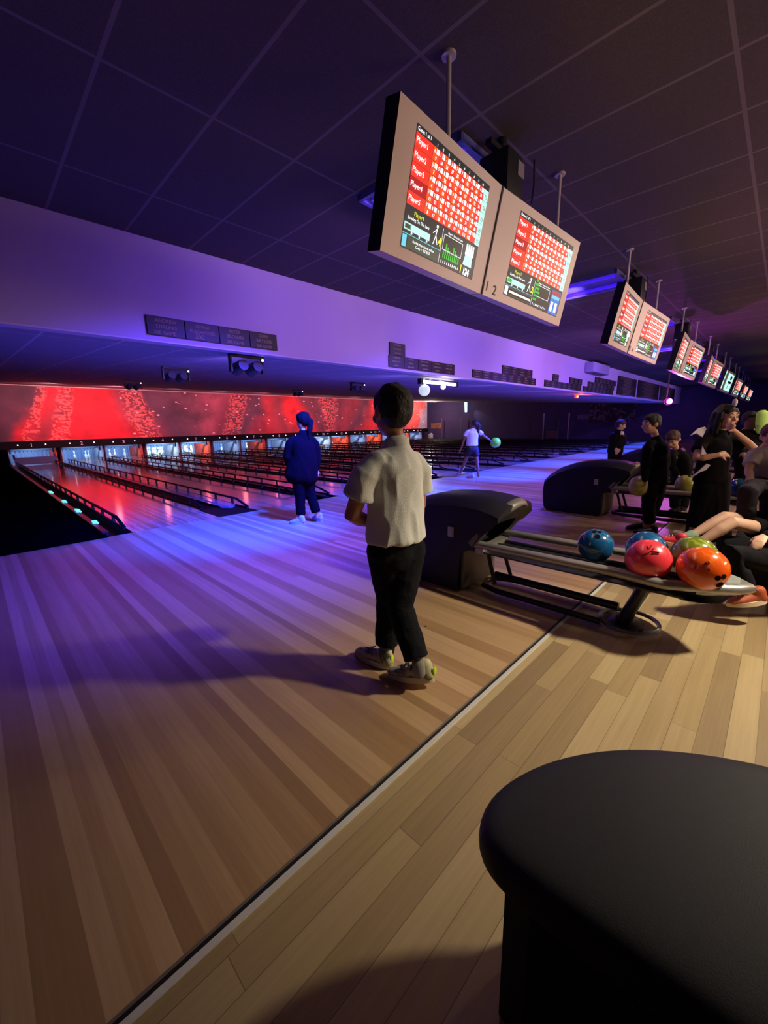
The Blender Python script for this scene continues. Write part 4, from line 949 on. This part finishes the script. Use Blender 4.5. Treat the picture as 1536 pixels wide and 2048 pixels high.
def person(name, label, base, s, Jn, face, skin, hair, top, bottom, group=None, vox=.008, head_up=(0, 0, 1), body_r=None, hands=None, lower='long', sleeve='short', top_len=.0, detail=True, hairstyle='short', shoes=None, cuffs=None, hs=1.0, arm=1.0, fold=.010):
    """Jn: pixel joints (px, py, depth offset) or world vectors"""
    def P(k):
        v = Jn[k]; return v if isinstance(v, Vector) else J(v[0], v[1], base[0], base[1], v[2] if len(v) > 2 else 0)
    p = {k: P(k) for k in Jn}
    root = tag(empty(name, (base[0], base[1], 0)), label, 'person', group)
    face = Vector(face).normalized(); R_ = Vector(body_r).normalized() if body_r else (p['shr']-p['shl']).normalized()
    hc = p['head']; sh_ = s; s_h = s*hs
    b = BM(); head_into(b, hc, face, s_h, head_up, detail)
    limb(b, [p['neck']-Vector((0, 0, .03*s)), p['neck'], lerp(p['neck'], hc, .55)], [.046*s, .036*s, .036*s], 14)
    limb(b, [p['pelvis'], lerp(p['pelvis'], p['chest'], .5), p['chest'], lerp(p['chest'], p['neck'], .6)], [(.108*s, .078*s), (.10*s, .072*s), (.125*s, .078*s), (.08*s, .06*s)], 18, side=R_)
    for q in 'lr':
        limb(b, [lerp(p['sh'+q], p['chest'], .45)-Vector((0, 0, .02*s)), lerp(p['sh'+q], p['chest'], .12)-Vector((0, 0, .02*s)), lerp(p['sh'+q], p['el'+q], .5), p['el'+q], lerp(p['el'+q], p['wr'+q], .3), p['wr'+q]], [.034*s, .034*s, .034*s*arm, .030*s*arm, .031*s*arm, .020*s*arm], 12)
        d_ = p['wr'+q]-p['el'+q]; hd = (hands or {}).get(q, {})
        hand_into(b, p['wr'+q], hd.get('d', d_), hd.get('n', (0, 0, -1) if abs(d_.normalized().z) < .8 else (0, 1, 0)), s*1.02, hd.get('curl', .5), hd.get('thumb', 1 if q == 'l' else -1))
        limb(b, [lerp(p['hi'+q], p['pelvis'], .2), p['hi'+q], lerp(p['hi'+q], p['kn'+q], .5), p['kn'+q], lerp(p['kn'+q], p['an'+q], .3), p['an'+q]], [.07*s, .068*s, .058*s, .045*s, .044*s, .027*s], 14)
        limb(b, [p['an'+q], p['an'+q]-Vector((0, 0, .03*s))], [.028*s, .026*s], 10)
    body = obj_me('body', voxel(b, vox*.8, 3), skin, root)
    if detail: eyes(hc, face, s_h, root, head_up)
    # top
    b = BM(); hem = lerp(p['pelvis'], p['chest'], -top_len); thick = 1.0
    limb(b, [hem, lerp(hem, p['chest'], .35), lerp(p['pelvis'], p['chest'], .65), p['chest'], lerp(p['chest'], p['neck'], .35), lerp(p['chest'], p['neck'], .62), lerp(p['chest'], p['neck'], .92)],
         [(.150*s, .114*s), (.142*s, .104*s), (.142*s, .100*s), (.150*s, .100*s), (.140*s, .088*s), (.098*s, .070*s), (.056*s, .050*s)], 22, side=R_, flat0=True)
    for q in 'lr':
        e_ = p['el'+q]; dn = Vector((0, 0, -.012*s)); L1 = [lerp(p['chest'], p['neck'], .55), lerp(p['sh'+q], p['neck'], .22)+dn, lerp(p['sh'+q], e_, .12)+dn, lerp(p['sh'+q], e_, .45)]; r1 = [.045*s, .043*s, .050*s*arm, .050*s*arm]
        if sleeve == 'short': L1.append(lerp(p['sh'+q], e_, .60)); r1.append(.057*s*arm)
        else: L1 += [e_, lerp(e_, p['wr'+q], .5), lerp(e_, p['wr'+q], .92)]; r1 += [.044*s, .038*s, .030*s]
        limb(b, L1, r1, 14, flat1=sleeve == 'short')
    me = voxel(b, vox, 4); wrinkle(me, fold*s, 9/s, (1, 1, .45), seed=int(hc.x*10)); shirt = obj_me('shirt' if sleeve == 'short' else 'jacket', me, top, root)
    # bottom
    if lower != 'none':
        b = BM(); limb(b, [lerp(p['pelvis'], p['chest'], .12), p['pelvis'], lerp(p['hil'], p['hir'], .5)-Vector((0, 0, .02*s))], [(.118*s, .085*s), (.125*s, .095*s), (.118*s, .092*s)], 20, side=R_)
        for q in 'lr':
            K, A = p['kn'+q], p['an'+q]
            if lower == 'shorts': limb(b, [p['hi'+q], lerp(p['hi'+q], K, .5)], [.082*s, .082*s], 16)
            else: limb(b, [p['hi'+q], lerp(p['hi'+q], K, .5), K, lerp(K, A, .5), lerp(K, A, .88)], [.084*s, .076*s, .064*s, .060*s, .058*s], 16, flat1=True)
        me = voxel(b, vox, 3); wrinkle(me, .008*s, 12/s, seed=3); obj_me('shorts' if lower == 'shorts' else 'trousers', me, bottom, root)
    # hair
    r, f, u = basis(face, head_up); Rm_ = Matrix((r, f, u)).transposed(); b = BM(); s = s_h
    ball(b, hc+u*.030*s-f*.010*s, (.079*s, .090*s, .084*s), 28, 18, rot=Rm_)
    ball(b, hc+u*.000*s-f*.028*s, (.066*s, .068*s, .070*s), 24, 16, rot=Rm_)
    ball(b, hc+u*.058*s+f*.040*s, (.062*s, .044*s, .034*s), 20, 12, rot=Rm_)
    if hairstyle == 'long':
        for q in (-1, 0, 1):
            limb(b, [hc-f*.03*s+r*q*.045*s+u*.02*s, hc-f*.045*s+r*q*.05*s-u*.10*s, hc-f*.05*s+r*q*.045*s-u*.20*s, hc-f*.05*s+r*q*.035*s-u*.30*s], [.05*s, .045*s, .036*s, .018*s], 12)
        for q in (-1, 1): limb(b, [hc+u*.03*s+r*q*.070*s+f*.02*s, hc-u*.07*s+r*q*.072*s+f*.01*s, hc-u*.20*s+r*q*.07*s], [.028*s, .026*s, .014*s], 10)
    if hairstyle == 'ponytail':
        limb(b, [hc-f*.085*s+u*.03*s, hc-f*.115*s+u*.0*s, hc-f*.10*s-u*.09*s, hc-f*.08*s-u*.19*s, hc-f*.085*s-u*.25*s], [.028*s, .034*s, .036*s, .028*s, .010*s], 12)
    me = voxel(b, vox*.8, 1); me.update()
    for v in me.vertices:
        q = v.co*34/s; v.co += v.normal*noise.noise(Vector((q.x, q.y, q.z*.5)))*.006*s
    obj_me('hair', me, hair, root); s = sh_
    if shoes:
        for (heel, toe, up_, mu, ms, ex) in shoes: shoe(root, heel, toe, s, mu, ms, extra=ex, up=up_)
    if cuffs:
        for a_, b_, r_, m_ in cuffs:
            bb = BM(); limb(bb, [Vector(a_), Vector(b_)], [r_, r_*1.02], 14); obj('sock', bb, m_, root)
    return root, p
G = lambda x, y, z=0.0: Vector((x, y, z))
# --- the boy in white, walking towards the lanes with his back to the camera
boy_shirt = mat('polo_white', '#e6e8dc', .85, bump=.35, bscale=350, sheen=.2)
navy_cloth = mat('trousers_navy_black', '#07090f', .9, bump=.3, bscale=260, spec=.25)
shoe_mix = ball_mat('shoe_cream_green', '#b8b68c', '#3c4a24', .0, .5); sole_w = mat('sole_cream', '#d0caa4', .55); acid_m = mat('heel_acid', '#c8f020', .5)
B0 = (1.25, 1.20)
Jb = dict(head=(785, 824, .0), neck=(793, 886, .0), chest=(791, 950, .0), pelvis=(792, 1066, .0),
          shl=(738, 930, -.10), ell=(704, 1032, -.08), wrl=(748, 1046, .12), shr=(836, 928, .10), elr=(838, 1010, .16), wrr=(790, 1036, .25),
          hil=(770, 1100, -.03), knl=(779, 1200, .06), anl=(772, 1296, .07), hir=(816, 1096, .03), knr=(800, 1215, -.03), anr=(838, 1330, -.14))
rb, pb = person('person', 'boy in a white polo shirt and dark trousers walking toward the lanes, back to camera', B0, .96, Jb, (.30, .95, -.06), skin_a, hair_dark, boy_shirt, navy_cloth,
    vox=.0065, body_r=(.99, -.08, 0), head_up=(.02, -.02, 1), top_len=.10, hs=1.07, arm=1.18, fold=.020,
    hands=dict(l=dict(d=(.9, .4, .1), n=(0, 0, 1), curl=.5), r=dict(d=(-.7, .5, .2), n=(0, 0, 1), curl=.5)),
    shoes=[(G(1.27, 1.225, .004), G(1.245, 1.455, .004), (0, 0, 1), shoe_mix, sole_w, mat('lace_dark', '#20281c', .7)),
           (G(1.295, .985, .035), G(1.225, 1.20, .004), (-.05, .15, 1), shoe_mix, sole_w, mat('lace_dark', '#20281c', .7))],
    cuffs=[((J(839, 1345, 1.25, 1.2, -.14)), (J(836, 1325, 1.25, 1.2, -.14)), .027, mat('sock_grey', '#a8a8a4', .8)), (J(776, 1300, 1.25, 1.2, .07), J(777, 1285, 1.25, 1.2, .07), .033, mat('sock_dark', '#202024', .8))])
b = BM(); cn = pb['neck']+Vector((0, 0, .0)); n_ = 24          # polo collar
tube(b, [cn+Vector((.052*math.cos(2*PI*i/n_)*.96, .050*math.sin(2*PI*i/n_), .006*math.sin(2*PI*i/n_+2))) for i in range(n_)], [(.020, .006)]*n_, 8, side=(0, 0, 1), closed=True)
obj('collar', b, boy_shirt, rb)
hx = lerp(pb['pelvis'], pb['chest'], -.13)
for nm, q0 in (('heel_tab', G(1.27, 1.222, .06)), ('heel_tab', G(1.295, .980, .09))):
    b = BM(); ball(b, q0, (.012, .006, .022), 12, 8); obj(nm, b, acid_m, rb)
# --- long haired person in a dark coat at the foul line
coat = mat('coat_violet_black', '#12050a', .95, bump=.3, bscale=200, spec=.05); jean = mat('jeans_dark', '#0e050c', .95, bump=.3, bscale=200, spec=.05)
B1 = (2.86, 4.15)
Jc = dict(head=(606, 842, 0), neck=(607, 864, 0), chest=(606, 890, 0), pelvis=(606, 948, 0), shl=(580, 880, -.05), ell=(574, 915, -.05), wrl=(582, 945, .10), shr=(630, 882, .05), elr=(635, 915, .05), wrr=(634, 940, .05),
          hil=(598, 955, -.03), knl=(600, 995, -.02), anl=(602, 1034, -.02), hir=(616, 955, .03), knr=(622, 992, .03), anr=(634, 1029, .02))
sh_v = mat('shoe_lilac', '#b9a8d8', .5)
r1, p1 = person('person', 'person with a long ponytail and dark coat standing at the foul line', B1, .98, Jc, (-.30, .95, 0), skin_b, mat('hair_ash', '#140a0a', .9, bump=.6, bscale=90, spec=.1), coat, jean, vox=.012, body_r=(.85, -.25, 0), sleeve='long', top_len=.06, detail=False, hairstyle='ponytail',
    shoes=[(G(2.755, 4.10), G(2.64, 4.27), (0, 0, 1), sh_v, sh_v, None), (G(2.975, 4.05), G(2.99, 4.25), (0, 0, 1), sh_v, sh_v, None)])
b = BM(); limb(b, [p1['neck']-Vector((0, 0, .04)), p1['chest'], lerp(p1['chest'], p1['pelvis'], .6), J(602, 952, 2.86, 4.15)], [(.07, .06), (.145, .10), (.18, .12), (.205, .13)], 22, side=Vector((.7, -.7, 0)))
me = voxel(b, .014, 2); wrinkle(me, .016, 7, (1, 1, .3)); obj_me('open_coat', me, coat, r1)
# --- bowler in a blue-lit shirt swinging a green ball
shirt_b = mat('shirt_pale', '#c8c8d8', .85); B2 = (7.85, 4.85)
Jg = dict(head=(949, 850, 0), neck=(946, 858, 0), chest=(945, 868, 0), pelvis=(944, 892, 0), shl=(934, 862, -.02), ell=(928, 880, -.02), wrl=(922, 898, 0), shr=(959, 862, .02), elr=(968, 872, .05), wrr=(980, 880, .1),
          hil=(939, 896, -.03), knl=(932, 918, .1), anl=(922, 942, .2), hir=(950, 896, .03), knr=(954, 922, 0), anr=(957, 950, -.05))
r2, p2 = person('person', 'bowler in a loose pale shirt and shorts swinging a green ball at the foul line', B2, .92, Jg, (-.5, .85, 0), skin_c, hair_dark, shirt_b, mat('shorts_dark', '#16141c', .8), vox=.016, body_r=(.8, -.5, 0), lower='shorts', detail=False, hairstyle='ponytail', top_len=-.02,
    shoes=[(J(925, 947, 7.85, 4.85, .2), J(914, 950, 7.85, 4.85, .3), (0, 0, 1), sh_v, sh_v, None), (G(7.62, 4.72), G(7.66, 4.93), (0, 0, 1), sh_v, sh_v, None)])
bowling_ball(tuple(J(991, 885, 7.85, 4.85, .13)), .115, ball_mat('ball_leaf', '#6fc81e', '#98e030', .2, .25), (0, 0, 1), 'green bowling ball held out by the bowler in the pale shirt', grp='bowling balls held by players')
# --- boy in black in profile
BA = (4.86, 1.0)
Ja = dict(head=(1303, 848, 0), neck=(1312, 876, 0), chest=(1313, 900, 0), pelvis=(1311, 965, 0), shl=(1296, 890, -.08), ell=(1290, 930, -.08), wrl=(1290, 962, -.06), shr=(1328, 892, .08), elr=(1332, 930, .08), wrr=(1318, 960, .08),
          hil=(1302, 972, -.04), knl=(1296, 1012, -.02), anl=(1300, 1050, 0), hir=(1316, 972, .04), knr=(1308, 1012, .02), anr=(1290, 1048, .06))
blk = mat('clothes_black', '#08060b', .9, bump=.3, bscale=200, spec=.2); shoe_b = mat('shoe_black', '#100e14', .6)
ra, pa = person('person', 'boy in black clothes in profile holding a yellow ball at his side', BA, .93, Ja, (-.72, .66, -.06), skin_b, hair_dark, blk, blk, vox=.009, body_r=(.55, .6, 0), sleeve='long', hands=dict(l=dict(d=(0, 0, -1), n=(-.7, .7, 0), curl=.4)),
    shoes=[(J(1312, 1070, 4.86, 1.0, -.05), J(1268, 1066, 4.86, 1.0, -.05), (0, 0, 1), shoe_b, shoe_b, None), (J(1296, 1060, 4.86, 1.0, .08), J(1252, 1058, 4.86, 1.0, .10), (0, 0, 1), shoe_b, shoe_b, None)])
bowling_ball(tuple(J(1279, 972, 4.86, 1.0, .02)), .108, lime, (.3, -.9, .2), 'pale yellow bowling ball held low by the boy in black', grp='bowling balls held by players')
# --- child bending over the second rack
BB = (6.15, .90)
Jd = dict(head=(1346, 878, 0), neck=(1352, 900, .1), chest=(1358, 916, .1), pelvis=(1364, 958, .15), shl=(1344, 910, 0), ell=(1342, 932, 0), wrl=(1356, 950, -.05), shr=(1374, 908, .12), elr=(1378, 932, .05), wrr=(1374, 950, 0),
          hil=(1356, 965, .1), knl=(1350, 995, .05), anl=(1350, 1018, 0), hir=(1370, 965, .2), knr=(1368, 995, .15), anr=(1366, 1018, .1))
person('person', 'brown haired child in dark clothes bending over a yellow ball on the second rack', BB, .98, Jd, (-.75, .15, -.62), skin_b, hair_brown, blk, blk, vox=.011, head_up=(-.5, .1, .85), body_r=(.6, .5, 0), sleeve='long', shoes=[(J(1358, 1026, 6.15, .9), J(1336, 1027, 6.15, .9), (0, 0, 1), shoe_b, shoe_b, None), (J(1372, 1020, 6.15, .9, .1), J(1356, 1020, 6.15, .9, .1), (0, 0, 1), shoe_b, shoe_b, None)])
bowling_ball((5.55, .70, .455), .108, lime, (0, 0, 1), 'yellow green bowling ball on the second rack under the bending child', grp='bowling balls in the crowd')
# --- blurred child with a white collar beyond
BC = (8.0, 2.75)
Je = dict(head=(1241, 850, 0), neck=(1238, 862, 0), chest=(1234, 873, 0), pelvis=(1230, 905, 0), shl=(1226, 870, 0), ell=(1224, 885, 0), wrl=(1232, 896, -.1), shr=(1246, 870, 0), elr=(1248, 886, -.05), wrr=(1238, 898, -.12),
          hil=(1225, 908, 0), knl=(1223, 928, 0), anl=(1222, 950, 0), hir=(1235, 908, 0), knr=(1233, 928, 0), anr=(1234, 950, 0))
rc, pc = person('person', 'child with a white collar and dark top standing beyond the second ball return', BC, .95, Je, (.35, -.8, -.3), skin_b, hair_dark, blk, blk, vox=.014, sleeve='long')
wcol = mat('collar_white', '#d8d4dc', .8)
b = BM(); q = pc['neck']; tube(b, [q+Vector((-.07, -.05, -.03)), q+Vector((.0, -.08, -.05)), q+Vector((.07, -.05, -.03))], [(.035, .01)]*3, 8, side=(0, 0, 1)); obj('collar', b, wcol, rc)
# --- girl in black with folded arm, hand at her chin
BD = (4.95, .42)
Jf = dict(head=(1451, 834, 0), neck=(1440, 866, .03), chest=(1432, 890, .03), pelvis=(1420, 962, .03), shl=(1404, 878, -.02), ell=(1392, 918, -.12), wrl=(1437, 910, -.18), shr=(1468, 880, .04), elr=(1508, 896, -.06), wrr=(1463, 858, -.14),
          hil=(1408, 975, 0), knl=(1395, 1020, 0), anl=(1385, 1058, 0), hir=(1438, 975, .05), knr=(1440, 1020, .05), anr=(1442, 1062, .05))
rd, pd = person('person', 'long haired girl in black, one arm folded and a hand at her chin', BD, 1.05, Jf, (-.62, -.74, -.08), skin_b, hair_dark, blk, blk, vox=.008, body_r=(.80, -.55, 0), lower='long', hairstyle='long', hands=dict(r=dict(d=(-.75, .25, .15), n=(-.3, -.6, .3), curl=1.1), l=dict(d=(.8, -.6, .1), n=(0, .4, -.3), curl=.3)))
b = BM(); limb(b, [J(1424, 955, 4.95, .42, .03), J(1420, 1010, 4.95, .42, .03), J(1416, 1070, 4.95, .42, .03)], [(.155, .11), (.165, .12), (.21, .14)], 22, side=Vector((.7, -.7, 0)))
me = voxel(b, .012, 2); wrinkle(me, .016, 8, (1, 1, .25)); obj_me('wide_skirt', me, blk, rd)
def cloth_quad(pts, off=.012):
    b = BM(); q = [J(*p) for p in pts]; n_ = (q[1]-q[0]).cross(q[2]-q[0]).normalized()*off
    A = [b.verts.new(v) for v in q]; B = [b.verts.new(v+n_) for v in q]; b.faces.new(A); b.faces.new(B[::-1])
    for i in range(len(q)): b.faces.new((A[i], A[(i+1) % len(q)], B[(i+1) % len(q)], B[i]))
    return b
k = (4.95, .42)
obj('collar', cloth_quad([(1381, 871, *k, -.13), (1396, 857, *k, -.10), (1410, 853, *k, -.09), (1413, 858, *k, -.09), (1405, 874, *k, -.12), (1393, 866, *k, -.12)]), wcol, rd)
obj('shirt_front', cloth_quad([(1405, 892, *k, -.13), (1415, 911, *k, -.14), (1402, 911, *k, -.14)]), wcol, rd)
obj('white_ribbon', cloth_quad([(1381, 955, *k, -.14), (1398, 940, *k, -.14), (1412, 927, *k, -.14), (1419, 930, *k, -.14), (1410, 940, *k, -.14), (1400, 943, *k, -.14)]), wcol, rd)
b = BM(); ball(b, J(1470, 805, *k, -.06), (.022, .02, .035), 12, 8); obj('hair_bow', b, wcol, rd)
# --- seated child in a grey shirt at the right edge
BE = (4.55, -.45)
Jh = dict(head=(1545, 872, 0), neck=(1538, 893, 0), chest=(1530, 915, 0), pelvis=(1532, 962, 0), shl=(1506, 912, -.03), ell=(1497, 942, -.08), wrl=(1503, 960, -.14), shr=(1560, 912, 0), elr=(1572, 940, -.05), wrr=(1545, 960, -.15),
          hil=(1515, 972, -.05), knl=(1495, 985, -.35), anl=(1490, 1050, -.30), hir=(1548, 972, -.05), knr=(1540, 990, -.35), anr=(1540, 1050, -.3))
re_, pe = person('person', 'child in a pale grey shirt seated at the right edge beyond the second rack', BE, .86, Jh, (-.8, -.2, -.2), skin_b, hair_red, mat('shirt_grey', '#c8c0bc', .85, bump=.3, bscale=250), mat('bottoms_maroon', '#1c0c1c', .85), vox=.009, body_r=(.7, -.7, 0))
# --- bare legs stretched out, pinkish red shoes
BF = (4.15, -.35)
sock = mat('sock_mint', '#b8cfb4', .8, bump=.3, bscale=300); red_sh = mat('shoe_red', '#d8323c', .5); sole_p = mat('sole_pale', '#e0b090', .5)
Jl = dict(head=(1640, 870, 0), neck=(1625, 905, 0), chest=(1615, 940, 0), pelvis=(1590, 1040, 0), shl=(1590, 940, -.1), ell=(1570, 1010, -.2), wrl=(1535, 1050, -.25), shr=(1640, 940, .05), elr=(1650, 1010, 0), wrr=(1600, 1060, -.1),
          hil=(1560, 1068, -.15), knl=(1465, 1045, -.30), anl=(1394, 1088, -.25), hir=(1570, 1048, .0), knr=(1448, 1034, -.12), anr=(1378, 1074, -.10))
rf, pf = person('person', 'seated person with bare legs stretched out toward the near ball rack, wearing red shoes', BF, .84, Jl, (-.8, .2, 0), skin_b, hair_brown, blk, blk, vox=.009, body_r=(.6, -.7, 0), lower='shorts', sleeve='long', detail=False,
    cuffs=[(J(1384, 1071, 4.15, -.35, -.10), J(1360, 1083, 4.15, -.35, -.09), .038, sock), (J(1402, 1085, 4.15, -.35, -.25), J(1378, 1100, 4.15, -.35, -.25), .038, sock)],
    shoes=[(J(1370, 1096, 4.15, -.35, -.12), J(1309, 1082, 4.15, -.35, .0), (0, .1, 1), red_sh, sole_p, None), (J(1388, 1118, 4.15, -.35, -.24), J(1335, 1108, 4.15, -.35, -.15), (0, .1, 1), red_sh, sole_p, None)])
# --- seated person in black with orange running shoes
BG = (3.55, -.35)
org = mat('shoe_orange', '#b0502c', .55, bump=.3, bscale=200); soleo = mat('sole_offwhite', '#d8c0a0', .5)
Jk = dict(head=(1700, 900, 0), neck=(1680, 950, 0), chest=(1660, 1000, 0), pelvis=(1630, 1110, 0), shl=(1625, 990, -.05), ell=(1590, 1065, -.1), wrl=(1530, 1072, -.1), shr=(1700, 990, .05), elr=(1710, 1070, 0), wrr=(1640, 1100, -.05),
          hil=(1600, 1130, -.1), knl=(1462, 1108, -.12), anl=(1492, 1182, -.15), hir=(1600, 1120, .05), knr=(1445, 1085, .18), anr=(1452, 1150, .2))
rg, pg = person('person', 'seated person in black with orange running shoes beside the near rack end', BG, .9, Jk, (-.8, .2, 0), skin_b, hair_dark, blk, blk, vox=.009, body_r=(.6, -.7, 0), sleeve='long', detail=False, hands=dict(l=dict(d=(-.8, .3, -.35), n=(0, 0, -1), curl=.35)),
    shoes=[(J(1532, 1205, 3.55, -.35, -.18), J(1455, 1212, 3.55, -.35, -.14), (0, 0, 1), org, soleo, None), (J(1478, 1176, 3.55, -.35, .2), J(1430, 1172, 3.55, -.35, .25), (0, 0, 1), shoe_b, shoe_b, None)])
# bench under the seated group, with black upholstered front
b = BM(); box(b, 3.45, 5.6, -1.45, -.22, 0, .38, bev=.04)
bn = tag(obj('bench', b, mat('bench_black', '#121015', .7)), 'long black upholstered bench carrying the seated group at the right edge', 'bench')
b = BM(); box(b, 3.35, 5.6, -1.55, -1.35, .36, .80, bev=.05); obj('backrest', b, mat('bench_black', '#121015', .7), bn)
b = BM(); box(b, 3.62, 4.45, -.16, .16, .0, .30, bev=.04)
tag(obj('footstool', b, mat('bench_black', '#121015', .7)), 'low black upholstered footstool beneath the outstretched bare legs', 'footstool')
# --- figure with a lime green upright shape in the background
BH = (7.2, -.75)
Jm = dict(head=(1500, 842, 0), neck=(1498, 858, 0), chest=(1494, 872, 0), pelvis=(1490, 915, 0), shl=(1482, 868, 0), ell=(1476, 890, 0), wrl=(1486, 905, -.1), shr=(1510, 868, 0), elr=(1522, 880, -.05), wrr=(1520, 862, -.1),
          hil=(1484, 920, 0), knl=(1483, 945, 0), anl=(1482, 972, 0), hir=(1496, 920, 0), knr=(1496, 945, 0), anr=(1497, 972, 0))
person('person', 'dark clothed person far back in the crowd beside a lime green upright shape', BH, .95, Jm, (-.7, -.5, 0), skin_c, hair_dark, blk, blk, vox=.013, sleeve='long', detail=False)
b = BM(); limb(b, [J(1521, 862, *BH, -.12), J(1524, 845, *BH, -.12), J(1525, 828, *BH, -.12)], [(.045, .035), (.065, .045), (.06, .045)], 16, side=Vector((.7, -.7, 0)))  # upright form of no certain kind, given a faint emission
tag(obj_me('lime_shape', voxel(b, .012, 2), mat('lime_shape_mat', '#b4e070', .6, emit='#7ca840', power=.12)), 'lime green rounded upright shape held up in the crowd at the right edge', 'paddle')
# paper scrap on the floor
b = BM(); box(b, 5.05, 5.2, .62, .70, .001, .004)
tag(obj('paper_scrap', b, white_paint, smooth=False), 'small white paper scrap on the floor behind the near rack', 'paper')
